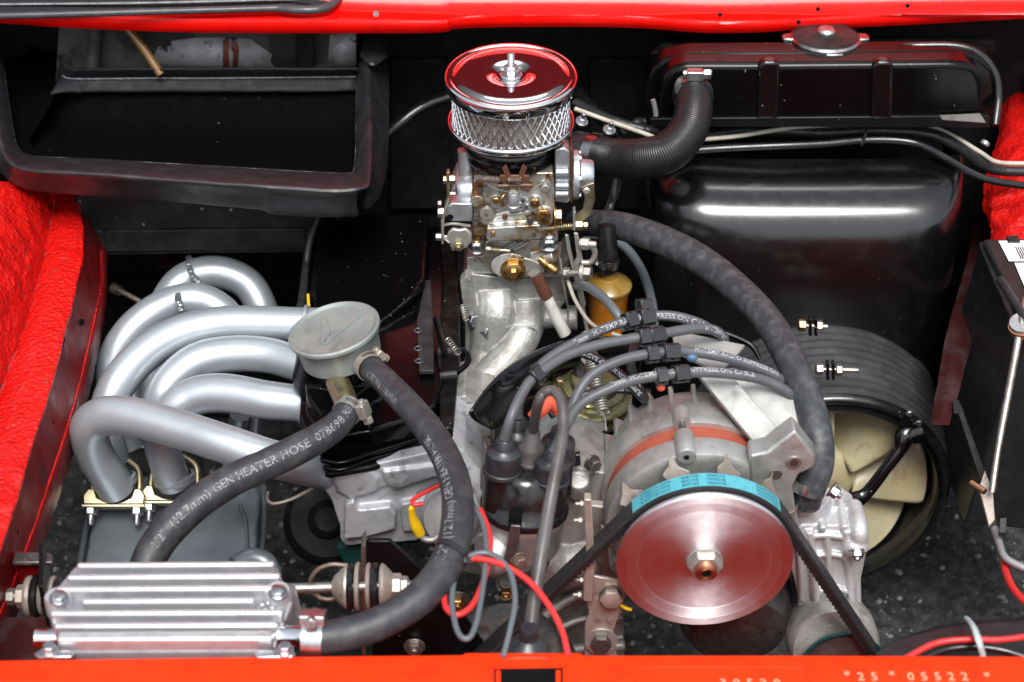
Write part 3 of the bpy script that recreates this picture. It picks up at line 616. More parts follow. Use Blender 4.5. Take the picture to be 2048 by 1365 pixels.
# second long hose
lh = [H(1150, 447, -20), H(1190, 447, 20), H(1255, 456, 60), H(1350, 492, 80), H(1440, 548, 90), H(1530, 635, 105), H(1590, 740, 100), H(1628, 840, 70), H(1637, 920, 20), H(1617, 985, -40)]
solo('bypass_hose', 'long black water hose arching across the cowl down to the water pump', 'hose', MB().tube(lh, [25, 27, 29, 30, 30, 30, 31, 31, 32, 32], 24, sm=10), M_hose2)
P = H(1613, 972, -30)
t = thing('hose_band', 'bare metal band at the water pump end of the long arching hose', 'hose clamp', P)
ax = lh[-1] - lh[-2]
part('band', MB().lathe([(31, -11), (34, -11), (34, 11), (31, 11)], FR(P, ax), 36), M_chromedull, t)
Q = P + Vector((45, 0, -8)); bolt(t, Q, (.9, -.5, -.5), 13, 14, M_zinc, washer=17, stud=8)
solo('hose_end', 'black hose end seated on the water pump', 'hose', MB().tube([H(1620, 970, -30), H(1612, 1006, -75)], 30, 24), M_hose2)
# small hoses behind
tub('fuel_hose', 'thin grey hose curving down right of the amber fuel filter', 'hose', [(1170, 470, -80), (1215, 474, -80), (1255, 500, -90), (1285, 545, -100), (1303, 600, -100), (1308, 650, -90)], 9.5, M_greywire)
tub('fuel_hose', 'short grey hose crossing in front of the amber fuel filter', 'hose', [(1140, 575, -100), (1168, 572, 20), (1200, 590, 60), (1230, 622, 70), (1252, 660, 40)], 9.5, M_greywire)
tub('rear_hose', 'black hose running up behind the left side of the air filter', 'hose', [(740, 300, 0), (790, 255, 20), (850, 212, 50), (920, 188, 60)], 11, M_cap)
tub('rear_hose', 'black hose passing behind the right side of the air filter', 'hose', [(1140, 160, 40), (1170, 205, 60), (1215, 250, 70), (1240, 290, 30), (1225, 400, -40), (1205, 440, -80)], 13, M_cap)
tub('loom_lead', 'ribbed dark wiring sleeve hanging left of the valve cover', 'wiring', [(640, 420, 0), (622, 470, -40), (612, 530, -90), (605, 600, -120), (598, 640, -140)], [9, 8, 8, 9, 12], M_loom)
tub('loom_lead', 'smooth dark tube hanging beside the ribbed sleeve left of the valve cover', 'wiring', [(675, 420, -60), (650, 470, -90), (635, 530, -130), (625, 600, -160)], 9, M_cap)
tub('yellow_wire', 'tip of a yellow wire by the sleeve behind the oil filler cap', 'wire', [(616, 590, -100), (617, 605, -100), (618, 622, -100)], 3, M_yellow)
# fuel filter
P = V(1217, 592, 300); ff = thing('fuel_filter', 'amber plastic fuel filter full of fuel behind the throttle levers', 'fuel filter', P); M = FR(P)
part('bowl', MB().lathe([(0, -80), (30, -80), (37, -74), (40, 20), (43, 24), (43, 30)], M, 40), M_orange, ff)
part('filter_lid', MB().lathe([(45, 20), (46, 27), (43, 31), (20, 40), (14, 44), (12, 60), (0, 60)], M, 40), M_amber, ff)
part('paper_element', MB().prism([((26 + 4 * (i % 2)) * cos(i * pi / 20), (26 + 4 * (i % 2)) * sin(i * pi / 20)) for i in range(40)], -70, 0, M), M_orange, ff)
mb = MB().tube([V(1217, 540, 300), V(1217, 510, 300), V(1214, 450, 320)], 19, 16); solo('filter_hose', 'short black hose standing on top of the amber fuel filter', 'hose', mb, M_cap)
clamp(V(1217, 524, 300), (0, 0, 1), 19, (-1, .1, 0), 'small clamp at the neck of the amber fuel filter', m=M_chromedull, wd=16, scr=.5)
# ================================================================== air filter and carburettor
LC = H(1022, 152, 400); YL = LC.y
tilt = Vector((0, -.03, 1))
M = FR(LC, tilt)
af = thing('air_filter', 'round chrome air filter with diamond mesh sides on top of the carburettor', 'air filter', V(1022, 262, YL))
part('lid', MB().lathe([(0, 3), (18, 3), (21, 1), (27, 0), (32, 2), (37, 6), (60, 7.5), (100, 6.5), (112, 5.5), (116, 2.5), (120, 2), (124, 4), (130, 4), (133, 0), (133, -8), (131, -22), (128, -27), (124, -26), (122, -10), (0, -8)], M, 96), M_chrome, af, ang=60)
part('wing_washer', MB().lathe([(0, 7), (20, 6), (22, 3), (20, 1)], M, 32), M_zinc, af)
part('top_nut', MB().hexa(M, 15, 5, 22).hexa(M, 14.6, 22, 25, .85), M_zinc, af, bevel=1)
part('washer', MB().lathe([(0, 20), (15.5, 20), (16, 17), (15, 16)], M, 24), M_zinc, af)
mb = MB(); pr = [(0, 50)]; z = 50
pr = [(7.5 if i % 2 else 6.2, 24 + i * 1.6) for i in range(17)]
part('stud', MB().lathe([(6, 10)] + pr + [(5, 52), (0, 52)], M, 16), M_zinc, af)
mb = MB(); N = 46; rr = 119
for d in (-1, 1):
    for i in range(N):
        P_ = []
        for j in range(9):
            a = 2 * pi * (i + d * j / 8 * 2.6) / N; P_.append(M @ Vector((rr * cos(a), rr * sin(a), -24 - j / 8 * 80)))
        mb.tube(P_, 1.7, 5, sm=0, cap=False)
part('wire_mesh', mb, M_mesh, af)
mb = MB(); n = 160
mb.lathe([(112, -20), (112, -106)], M, 64)
part('pleated_element', mb, M_paper, af)
pl = MB()
for i in range(70):
    a = 2 * pi * i / 70; Q = M @ Matrix.Rotation(a, 4, 'Z'); pl.add([Q @ Vector(p) for p in ((112, -2.2, -24), (116.5, 0, -24), (112, 2.2, -24), (112, -2.2, -104), (116.5, 0, -104), (112, 2.2, -104))], [(0, 1, 4, 3), (1, 2, 5, 4)])
part('pleats', pl, M_paper, af, kind='stuff')
part('base_ring', MB().lathe([(100, -118), (118, -117), (126, -113), (129, -108), (129, -99), (126, -97), (122, -98), (122, -104), (100, -106)], M, 96), M_chrome, af, ang=60)
car = thing('carburettor', 'stained alloy carburettor with springs and brass jets beneath the chrome air filter', 'carburettor', V(1022, 480, YL))
def AX(px, py): return V(px, py, YL)
M = FR(AX(1022, 290))
part('rubber_horn', MB().lathe([(60, 34), (90, 28), (97, 18), (97, 6), (90, -2), (88, -8), (92, -14), (90, -24), (76, -30), (60, -32)], M, 64), M_blackgloss, car, ang=70)
yc = YL - 78
cb = MB()
cb.plate([(946, 366), (966, 358), (1002, 346), (1106, 346), (1110, 392), (1108, 470), (1088, 472), (1082, 480), (975, 480), (970, 472), (946, 470)], yc, 140)
M = FR(AX(1030, 345)); cb.lathe([(0, 26), (76, 26), (78, 12), (76, 0), (70, -20), (66, -34), (0, -34)], M, 40)
cb.plate([(974, 457), (1080, 450), (1083, 476), (1079, 480), (976, 484), (973, 478)], yc - 26, 40)
cb.plate([(975, 440), (1010, 430), (1078, 420), (1082, 455), (975, 460)], yc - 8, 20)
cb.plate([(1018, 375), (1036, 375), (1038, 412), (1016, 412)], yc - 22, 40)
for x, y, r in ((973, 428, 16), (1070, 404, 15), (1086, 430, 20), (992, 400, 10), (1046, 400, 7), (1055, 420, 8), (1090, 370, 10), (955, 395, 14)):
    cb.lathe([(0, 18), (r, 18), (r, -30), (0, -30)], FR(V(x, y, yc), NY), 20)
cb.plate([(912, 362), (950, 352), (950, 412), (905, 405), (902, 385)], yc + 30, 80)
cb.plate([(970, 484), (1086, 480), (1092, 512), (1118, 512), (1118, 548), (1090, 560), (960, 560), (933, 546), (933, 516), (966, 512)], yc + 8, 130)
cb.lathe([(0, 40), (14, 40), (15, -10), (0, -10)], FR(V(1075, 520, yc), (1, -.3, .5)), 16)
part('casting', cb, M_carb, car, voxel=2.0, sm=3)
# copper gasket plate, jets, plugs
part('gasket', MB().plate([(946, 366), (966, 358), (968, 412), (946, 414)], yc - 4, 5), M_copper, car)
part('gasket', MB().plate([(944, 366), (947, 366), (947, 470), (944, 470)], yc - 3, 130), M_steeldk, car)
for x, y, r, h, m, st in ((1086, 430, 17, 9, M_brass, 6), (1070, 404, 11, 8, M_brass, 4), (992, 400, 8, 7, M_brass, 0), (1027, 416, 9, 10, M_brass, 0), (1046, 400, 5, 5, M_steeldk, 0)):
    P = V(x, y, yc - 18); bolt(car, P, NY, r, h, m, name='jet_plug')
    if st: part('plug_ring', MB().lathe([(0, 0), (r * .45, 0), (r * .5, 2), (r * .3, 3), (0, 2)], FR(V(x, y, yc - 18 - h), NY), 16), M_brass, car)
P = V(973, 428, yc - 18); part('spacer', MB().lathe([(6, 2), (13, 2), (14, 0), (14, -8)], FR(P, NY), 20), M_nut, car); part('spacer_hole', MB().lathe([(0, .5), (6.5, .5)], FR(P, NY), 12), M_brass, car)
part('jet_column', MB().lathe([(0, 8), (9, 8), (11, 5), (11, -20), (13, -22), (13, -30)], FR(V(1027, 392, yc - 22)), 20), M_carbgrey, car)
# choke clip and rusty springs
cl = MB()
for pts in ([(1004, 338), (1012, 330), (1020, 348), (1024, 360), (1018, 380), (1008, 384), (1014, 362)], [(1046, 330), (1054, 338), (1044, 360), (1052, 376), (1062, 380), (1056, 386), (1042, 380), (1036, 362), (1038, 348)], [(1000, 352), (1058, 352), (1058, 366), (1000, 364)]):
    cl.plate(pts, YL - 112, 8)
part('choke_clip', cl, M_sleeve, car, bevel=1.5)
part('return_spring', MB().coil(V(950, 357, yc - 20), V(1000, 360, yc - 26), 6, 12, 1.4), M_rust, car)
part('return_spring', MB().coil(V(1016, 360, YL - 118), V(1042, 360, YL - 118), 5, 9, 1.3), M_rust, car)
# right accelerator pump
pump = MB().plate([(1110, 300), (1128, 296), (1140, 304), (1141, 402), (1134, 408), (1110, 404)], yc + 5, 95)
for y in (345, 372, 388): pump.tube([V(1110, y, yc), V(1138, y, yc)], 8, 12)
part('pump_block', pump, M_carbgrey, car, bevel=3)
part('pump_gasket', MB().plate([(1141, 300), (1145, 300), (1145, 405), (1141, 405)], yc + 2, 98), M_copper, car)
M = FR(V(1145, 350, yc + 48), (1, 0, 0))
part('pump_cover', MB().lathe([(48, 0), (50, 2), (50, 12), (44, 15), (32, 17), (31, 36), (27, 42), (10, 43), (0, 43)], M, 40), M_carbgrey, car)
for a in range(6):
    Q = M @ Vector((44 * cos(a), 44 * sin(a), 12)); bolt(car, Q, (1, 0, 0), 6, 5, M_zinc, name='cover_screw')
part('pump_lever', MB().plate([(1160, 376), (1188, 366), (1190, 400), (1182, 430), (1166, 444), (1150, 446), (1152, 430), (1166, 420), (1170, 396)], yc - 10, 7), M_yzinc, car, bevel=1.5)
P = V(1173, 382, yc - 11); part('lever_rivet', MB().lathe([(0, 4), (5, 4), (8, 1), (8, 0)], FR(P, NY), 16), M_nut, car)
part('pump_spring', MB().coil(V(1108, 455, yc - 8), V(1148, 452, yc - 8), 6.5, 9, 1.5), M_yzinc, car)
part('pump_rod', MB().tube([V(1080, 457, yc - 8), V(1160, 451, yc - 8)], 3, 8), M_yzinc, car)
part('rod_plate', MB().plate([(1146, 426), (1151, 424), (1151, 462), (1146, 462)], yc - 20, 24), M_nut, car, bevel=1)
P = V(1151, 451, yc - 8); bolt(car, P, (1, 0, 0), 11, 16, M_yzinc, name='adjuster_nut'); bolt(car, P + Vector((17, 0, 0)), (1, 0, 0), 8, 9, M_yzinc, name='adjuster_nut')
P = V(1108, 432, yc - 2); bolt(car, P, (1, 0, 0), 17, 12, M_brass, washer=21, name='fuel_union', wm=M_copper)
# left fittings
part('grey_block', MB().plate([(896, 412), (904, 407), (944, 408), (945, 444), (904, 444), (893, 438), (888, 428), (890, 418)], yc - 22, 40), M_carbgrey, car, bevel=3.5, seg=3)
P = V(900, 435, yc - 23); part('block_hole', MB().lathe([(0, 1), (6, 1), (7, 0)], FR(P, NY), 16), M_hole, car)
part('left_cylinder', MB().lathe([(0, 26), (22, 24), (28, 14), (28, -20), (0, -20)], FR(V(936, 382, yc + 30), (-1, -.2, 0)), 32), M_carbgrey, car)
part('link_plate', MB().plate([(893, 346), (899, 345), (900, 408), (894, 410)], yc - 22, 16), M_yzinc, car, bevel=1)
part('link_plate', MB().plate([(882, 440), (888, 438), (888, 488), (883, 490)], yc - 22, 20), M_nut, car, bevel=1)
for x, y, ax, r, h, m in ((899, 359, (1, 0, 0), 10, 13, M_yzinc), (893, 360, (-1, 0, 0), 9, 7, M_yzinc), (900, 388, (1, 0, 0), 5, 12, M_steel), (888, 425, (-1, 0, 0), 11, 13, M_steel), (883, 408, (-1, 0, 0), 8, 8, M_steeldk), (883, 474, (-1, 0, 0), 8, 12, M_steel), (888, 474, (1, 0, 0), 4, 14, M_steel)):
    bolt(car, V(x, y, yc - 14), ax, r, h, m)
part('cam_lever', MB().plate([(897, 466), (905, 458), (918, 461), (932, 458), (943, 468), (944, 484), (934, 496), (922, 502), (904, 504), (899, 490), (893, 478)], yc - 30, 12), M_nut, car, bevel=3)
P = V(917, 491, yc - 31); bolt(car, P, NY, 11, 8, M_yzinc, stud=6)
# throttle gear at the foot
P = V(1098, 492, yc - 2); bolt(car, P, (0, -.15, 1), 18, 20, M_zinc, washer=20, name='dome_nut'); part('nut_dome', MB().ball(FR(P + Vector((0, -3, 24)), (0, 0, 1)), 13, 13, 9), M_zinc, car); part('stud_tip', MB().lathe([(0, 36), (6, 35), (7, 30)], FR(P), 14), M_brass, car)
P = V(953, 500, yc + 4); bolt(car, P, (0, -.15, 1), 16, 22, M_zinc, washer=17, name='base_nut'); part('stud_tip', MB().lathe([(0, 36), (7, 35), (8, 24)], FR(P), 14), M_brass, car)
part('idle_spring', MB().coil(V(974, 498, yc - 14), V(1002, 502, yc - 14), 8, 6, 1.8), M_yzinc, car)
part('idle_screw', MB().lathe([(0, 8), (9, 8), (9, 0), (4, 0), (4, -40)], FR(V(980, 499, yc - 14), (-1, 0, 0.1)), 16), M_yzinc, car)
part('throttle_disc', MB().prism([(38 * cos(a * pi / 16), 26 * sin(a * pi / 16)) for a in range(32)], 0, 5, FR(V(1020, 531, yc - 16), (0, -.95, .25))), M_carb, car, bevel=1)
part('throttle_arm', MB().extr([V(x, y, yc - 22) for x, y in ((1040, 515), (1062, 520), (1085, 530), (1090, 545), (1070, 556), (1045, 552))], (0, 6, 0)), M_nut, car, bevel=1.5)
P = V(1026, 540, yc - 22); bolt(car, P, (0, -1, .15), 21, 9, M_brass, washer=26, stud=0, wm=M_brass, name='throttle_nut'); bolt(car, P + Vector((1, -14, 2)), (0, -1, .1), 10, 12, M_brass, name='spindle_end')
part('mixture_spring', MB().coil(V(1081, 519, yc - 12), V(1098, 533, yc - 26), 9, 5, 2), M_brass, car)
part('mixture_screw', MB().lathe([(0, 18), (9, 18), (10, 14), (10, 0), (5, 0), (5, -24)], FR(V(1098, 532, yc - 26), (.8, -.35, -.5)), 18), M_brass, car)
part('stop_pin', MB().lathe([(0, 8), (5, 6), (5, 0)], FR(V(1044, 518, yc - 22), NY), 10), M_brass, car)
for x, y, r in ((1000, 372, 5), (960, 384, 6), (1010, 436, 5), (1060, 442, 6), (952, 440, 5), (1098, 356, 6), (1062, 372, 5), (986, 468, 4), (1068, 468, 4)):
    P = V(x, y, yc - (19 if 440 > y else 28)); part('screw', MB().lathe([(0, 3), (r, 2.4), (r + .8, 0), (r + .8, -6)], FR(P, NY), 14).box(FR(P, NY), r * 1.6, 1.2, 1.2, (0, 0, 2.8)), M_brass if x % 4 else M_steeldk, car)
for x in (1004, 1016, 1028): part('cast_rib', MB().tube([V(x, 500, yc + 2), V(x + 30, 484, yc)], 2.6, 8), M_carbgrey, car)
part('fuel_pipe', MB().tube([V(1012, 384, yc - 14), V(1004, 398, yc - 24), V(1006, 412, yc - 20)], 3.5, 10), M_brass, car)
part('rear_pipe', MB().tube([V(930, 300, yc + 60), V(932, 352, yc + 50)], 15, 18), M_carbgrey, car)
part('float_seam', MB().tube([V(x, y, yc - 20 - abs(0)) for x, y in ((958, 352), (985, 374), (1020, 384), (1060, 380), (1098, 358))], 2.2, 8), M_carbgrey, car)
part('link_rod', MB().tube([V(884, 452, yc - 24), V(905, 448, yc - 26), V(940, 452, yc - 20)], 3, 8), M_steel, car)
part('choke_rod', MB().tube([V(896, 404, yc - 26), V(888, 430, yc - 28), V(886, 470, yc - 28), V(898, 486, yc - 32)], 2.4, 8), M_nut, car)
part('base_gasket', MB().plate([(928, 548), (1120, 548), (1121, 553), (927, 553)], yc + 4, 120), M_steeldk, car)
part('clip_pin', MB().tube([V(996, 372, YL - 112), V(1064, 370, YL - 112)], 2.5, 8), M_rust, car)
# levers at right
lv = thing('throttle_linkage', 'pair of long dull metal throttle levers hanging right of the carburettor', 'linkage', V(1150, 500, yc - 40))
yk = yc - 40
for pts, dy in (([(1130, 470), (1137, 472), (1142, 500), (1156, 560), (1172, 630), (1180, 668), (1172, 668), (1160, 612), (1147, 552), (1134, 500)], 0),
            ([(1148, 467), (1156, 468), (1162, 500), (1166, 520), (1158, 530), (1160, 560), (1172, 610), (1165, 622), (1152, 570), (1148, 526), (1154, 515)], -14),
            ([(1119, 518), (1123, 520), (1128, 560), (1138, 616), (1135, 618), (1124, 566)], 8)):
    part('lever', MB().plate(pts, yk + dy, 6), M_nut, lv, bevel=1.2)
part('dark_lever', MB().plate([(1124, 480), (1134, 474), (1138, 520), (1139, 610), (1130, 560), (1120, 520)], yk + 20, 4), M_steeldk, lv)
bolt(lv, V(1160, 487, yk - 15), (1, -.3, .1), 13, 16, M_nut, washer=10, stud=14)
part('hook', MB().tube([V(1166, 494, yk - 16), V(1184, 494, yk - 18), V(1190, 508, yk - 18), V(1182, 524, yk - 18), V(1164, 526, yk - 16)], 6, 10), M_nut, lv)
bolt(lv, V(1162, 545, yk - 15), (1, -.3, .1), 15, 14, M_steel, washer=19, wm=M_nut, wh=8)
bolt(lv, V(1140, 546, yk), (-1, .2, 0), 11, 14, M_steel)
part('pivot_rod', MB().tube([V(1085, 548, yc), V(1130, 547, yk), V(1165, 545, yk - 14)], 7, 12), M_steel, lv)
part('lever_spring', MB().coil(V(1170, 664, yk), V(1186, 716, yk - 40), 9, 10, 1.8), M_nut, lv)
# breather rod
br = thing('breather_pipe', 'white plastic pipe with a brown sleeve leaning across the manifold', 'pipe', V(1105, 610, yc - 60))
part('pipe', MB().tube([V(1092, 590, yc - 60), V(1110, 630, yc - 66), V(1130, 668, yc - 70)], [11, 12, 13], 18), M_dustwhite, br)
part('sleeve', MB().tube([V(1070, 549, yc - 58), V(1082, 572, yc - 59), V(1093, 594, yc - 60)], 13.5, 18), M_sleeve, br)
part('sleeve_cap', MB().hexa(FR(V(1069, 548, yc - 58), V(1070, 549, yc - 58) - V(1093, 594, yc - 60)), 12.5, 0, 4), M_nut, br)
# ================================================================== intake manifold, valve cover, head
mf = thing('intake_manifold', 'rough silver cast intake manifold branching down from the carburettor', 'manifold', V(1010, 620, yc))
b = MB()
b.plate([(926, 556), (940, 548), (1040, 560), (1082, 556), (1090, 600), (1080, 632), (1050, 645), (990, 650), (945, 640), (930, 600)], yc + 2, 120)
b.tube([V(990, 590, yc + 30), V(990, 630, yc), V(970, 700, yc - 30), V(955, 770, yc - 80)], [50, 50, 30, 24], 20)
b.tube([V(1050, 600, yc + 20), V(1052, 650, yc - 10), V(1030, 700, yc - 50), V(990, 745, yc - 90), V(950, 790, yc - 130), V(925, 840, yc - 170)], [40, 37, 35, 36, 37, 34], 22)
b.plate([(920, 566), (932, 552), (942, 560), (950, 600), (966, 640), (984, 690), (980, 735), (950, 750), (930, 740), (930, 650)], yc - 20, 30)
b.tube([V(925, 768, yc - 110), V(985, 762, yc - 120)], 24, 18)
b.tube([V(1060, 640, yc), V(1150, 636, yc)], 19, 18); b.lathe([(0, 8), (25, 8), (25, -10), (0, -10)], FR(V(1146, 636, yc), (1, 0, 0)), 20)
b.plate([(1085, 545), (1132, 540), (1135, 600), (1105, 640), (1085, 640)], yc + 20, 60)
b.plate([(1085, 520), (1128, 512), (1130, 560), (1088, 566)], yc + 20, 60)
part('casting', b, M_alu, mf, voxel=2.2, sm=4)
for x, y, d in ((972, 662, -36), (945, 640, -22)): bolt(mf, V(x, y, yc + d), (.5, -.8, .2), 14, 13, M_zinc, washer=15 if x > 960 else 0)
part('casting_seam', MB().tube([V(955, 597, yc + 1), V(975, 595, yc - 2), V(1000, 607, yc - 4), V(1040, 604, yc - 2), V(1070, 612, yc - 2)], 1.3, 6), M_alubright, mf)
part('casting_seam', MB().tube([V(1012, 655, yc - 50), V(1035, 650, yc - 56), V(1062, 654, yc - 50), V(1076, 664, yc - 44)], 1.3, 6), M_alubright, mf)
# valve cover
vc = thing('valve_cover', 'glossy black enamelled valve cover speckled with dust under the duct', 'valve cover', H(750, 700, -100))
b = MB()
b.slab([(655, 432), (640, 470), (628, 620), (618, 700), (602, 780), (598, 830), (612, 866), (640, 878), (740, 862), (838, 836), (872, 812), (886, 760), (884, 700), (888, 560), (880, 450)], -62, 72)
b.extr([H(x, y, -14 + (x - 860) * .3) for x, y in ((662, 425), (650, 470), (640, 570), (632, 640), (660, 668), (720, 668), (768, 640), (826, 592), (850, 555), (858, 430))], (0, 0, -60))
b.extr([H(x, y, -20) for x, y in ((612, 790), (612, 730), (640, 690), (735, 665), (756, 700), (758, 760), (700, 800), (640, 830))], (0, 0, -60))
b.lathe([(0, 40), (78, 40), (84, 10), (98, -40), (0, -40)], FR(H(676, 722, -10), (-.05, -.1, 1)), 32)
part('cover_shell', b, M_vc, vc, voxel=3.0, sm=12)
for k, dz in ((0, -112), (1, -126)):
    pts = [(628, 918 + k * 14), (680, 926 + k * 14), (740, 908 + k * 12), (800, 890 + k * 12), (850, 872 + k * 12), (880, 854 + k * 11), (896, 820 + 10 * k), (905, 760), (908, 680)]
    part('flange_bead', MB().tube([H(x, y, dz) for x, y in pts], 5.5, 12), M_vc, vc)
part('flange', MB().slab([(612, 900), (628, 938), (660, 948), (740, 934), (810, 915), (862, 896), (896, 872), (912, 800), (916, 560), (912, 440), (700, 440)], -134, 14), M_ledge, vc, bevel=4)
b = MB(); b.slab([(868, 470), (888, 455), (905, 470), (918, 560), (920, 700), (905, 860), (880, 850), (872, 700), (874, 580)], -70, 60)
part('side_ledge', b, M_ledge, vc, voxel=3, sm=8)
part('clear_strip', MB().slab([(834, 640), (850, 560), (862, 560), (866, 640), (868, 742), (838, 742)], -44, 10), M_darkmetal, vc, bevel=2)
for x, y in ((836, 661), (836, 697), (838, 722)): part('stamp_ring', MB().lathe([(5, 0), (7, 1.4), (9, 0)], FR(H(x, y, -43)), 16), M_seal, vc)
for i, (x0, y0, x1, y1) in enumerate(((876, 705, 914, 701), (880, 752, 914, 748))):
    part('spring', MB().coil(H(x0, y0, -40), H(x1, y1, -36), 6, 12, 1.6), M_steeldk, vc)
part('hook', MB().tube([H(914, 700, -34), H(928, 702, -34), H(937, 715, -36), H(934, 728, -38), H(914, 746, -38)], 6, 10), M_vc, vc)
part('strut', MB().tube([H(872, 640, -20), H(882, 680, -22), H(892, 712, -26)], 7, 10), M_vc, vc)
part('spring', MB().coil(H(896, 680, -30), H(916, 706, -30), 6, 6, 1.6), M_steel, vc)
part('spring', MB().coil(H(925, 612, -70), H(932, 640, -80), 5, 6, 1.4), M_nut, vc)
# filler cap
P = H(668, 660, 95); M = FR(P, (-.10, -.04, 1)); kk = 1
fc = thing('oil_filler_cap', 'round pewter grey oil filler cap with an embossed letter V between two hoses', 'filler cap', P)
M = FR(P, (-.20, .02, 1))
part('cap_body', MB().lathe([(0, 0), (78, 0), (84, 1), (87, 5), (90, 6), (94, 3), (94, -3), (90, -6), (87, -8), (83, -40), (81, -62), (70, -66), (0, -66)], M, 72), M_capgrey, fc, ang=50)
MV = M @ Matrix.Rotation(radians(-8), 4, 'Z')
for pts in ([(-38, 46), (-29, 48), (-4, -8), (-6, -50), (-14, -50)], [(42, 50), (52, 48), (-4, -50), (-12, -46), (0, -16)], [(-8, -30), (-4, -30), (-8, -48), (-12, -48)]):
    part('embossed_stroke', MB().prism(pts, 0, 3.2, MV), M_capgrey, fc, bevel=.6)
part('centre_mark', MB().lathe([(3, 1.2), (4.5, 2), (6, 1)], MV @ Matrix.Translation((-6, 8, 0)), 14), M_capgrey, fc)
part('outlet_pipe', MB().tube([P + Vector((60, -40, -40)), H(728, 722, 60), H(742, 742, 58)], 22, 16), M_capgrey, fc)
part('outlet_pipe', MB().tube([H(675, 765, 20), H(690, 800, 22), H(692, 815, 22)], 24, 16), M_yzinc, fc)
# heater hoses
hA = [H(733, 728, 60), H(775, 768, 70), H(835, 832, 80), H(884, 900, 88), H(912, 975, 92), H(914, 1055, 90), H(893, 1128, 80), H(846, 1190, 68), H(780, 1236, 56), H(710, 1264, 48), H(640, 1277, 44)]
rA = [25, 27, 29, 30, 32, 34, 35, 35, 34, 34, 34]
ho = solo('heater_hose', 'grey printed hose looping from the filler cap down the right to the finned cooler', 'hose', MB().tube(hA, rA, 26, sm=10), M_hose)
hB = [H(702, 812, 22), H(672, 852, 24), H(610, 892, 20), H(540, 926, 10), H(470, 958, -5), H(400, 1002, -22), H(342, 1055, -50), H(305, 1105, -80), H(285, 1160, -110)]
rB = [25, 28, 31, 32, 33, 34, 35, 35, 35]
hb = solo('heater_hose', 'grey printed hose running left from below the filler cap over the exhaust pipes', 'hose', MB().tube(hB, rB, 26, sm=10), M_hose)
text_tube('lettering', ho, M_greyprint, '1/2"  (12.7mm) GEN HEATER HOSE', hA, rA, 22, 235, .55, True, .1, sm=10)
text_tube('lettering', ho, M_greyprint, '078698 / R82513', hA, rA, 18, 700, .5, True, .05, sm=10)
text_tube('lettering', hb, M_greyprint, '1/2"  (12.7mm) GEN HEATER HOSE  078698/R82513', hB, rB, 22, 60, .1, True, .15, sm=10, flip=1)
text_tube('lettering', hb, M_greyprint, '4 - K - 01', hB, rB, 20, 625, .12, True, .1, sm=10)
clamp(H(737, 733, 62), hA[0] - hA[1], 27, (.9, .35, .7), 'tarnished clamp right beside the rim of the oil filler cap', m=M_tan, wd=20, scr=.95)
clamp(H(696, 822, 22), hB[0] - hB[1], 27, (1, .0, .3), 'shiny clamp just below the oil filler cap, on the hose running left', m=M_nut, wd=22, scr=1.25)
# black tie on hose A
i = 6; P = H(903, 1108, 84); ax = hA[7] - hA[5]
ti = thing('hose_tie', 'black strap tied round the looping hose beside the red wire', 'strap', P)
part('strap', MB().lathe([(34, -7), (37.5, -6), (37.5, 6), (34, 7)], FR(P, ax + Vector((.0, 40, 0))), 36), M_clip, ti)
M = FR(P, ax); part('tie_head', MB().prism(rrect(16, 14, 3), 0, 9, FR(H(932, 1122, 98), (.4, -.5, .7))), M_clip, ti, bevel=1)
# ================================================================== exhaust
ex = thing('exhaust_manifold', 'silver painted tubular exhaust manifold of five curved pipes at the left', 'exhaust manifold', H(400, 750, -150))
def pipe(pts, r, lab=None):
    return part('pipe', MB().tube([H(*p) for p in pts], r, 30, sm=10), M_exh, ex, label=lab)
pipe([(540, 690, -330), (528, 630, -250), (498, 572, -195), (448, 547, -170), (395, 549, -165), (352, 575, -180), (318, 640, -240), (305, 740, -330), (300, 840, -430)], [31, 31, 32, 33, 33, 33, 31, 29, 28], 'rearmost pipe with a rough weld at its bend')
pipe([(470, 650, -190), (435, 615, -165), (395, 600, -150), (350, 605, -150), (300, 630, -160), (255, 672, -190), (228, 730, -240), (232, 830, -330), (262, 900, -400)], [31, 32, 34, 34, 34, 34, 34, 32, 30], 'second pipe with a weld across its top')
pipe([(650, 650, -85), (600, 650, -85), (520, 648, -88), (440, 650, -92), (365, 666, -98), (300, 700, -112), (245, 755, -140), (218, 810, -180), (212, 870, -235), (228, 930, -290)], [34, 35, 36, 37, 37, 37, 37, 36, 35, 34], 'long arched upper pipe')
pipe([(650, 745, -110), (600, 730, -110), (540, 712, -110), (470, 708, -112), (400, 720, -120), (350, 755, -140), (322, 800, -175), (318, 870, -250)], [34, 35, 36, 37, 37, 36, 35, 34], 'middle arched pipe')
pipe([(650, 815, -110), (600, 808, -108), (530, 800, -105), (450, 787, -105), (390, 793, -115), (345, 822, -140), (322, 870, -190), (335, 930, -260), (348, 965, -310)], [33, 37, 39, 40, 39, 37, 36, 35, 34], 'lower arched pipe ending in the right hand clamp')
pipe([(740, 958, -320), (672, 948, -222), (612, 934, -130), (540, 917, -88), (450, 888, -72), (350, 856, -68), (262, 834, -72), (205, 834, -86), (178, 858, -120), (188, 905, -190), (213, 945, -250), (232, 975, -300)], [36, 37, 38, 38, 39, 39, 40, 40, 39, 38, 38, 38], 'front pipe bending sharply down into the left hand clamp')
for pts, r in (([(262, 690, -300), (265, 790, -380), (285, 900, -460)], 15), ([(480, 830, -230), (470, 900, -330), (460, 960, -400)], 20), ([(515, 830, -230), (508, 900, -330), (500, 940, -390)], 12)): pipe(pts, r)
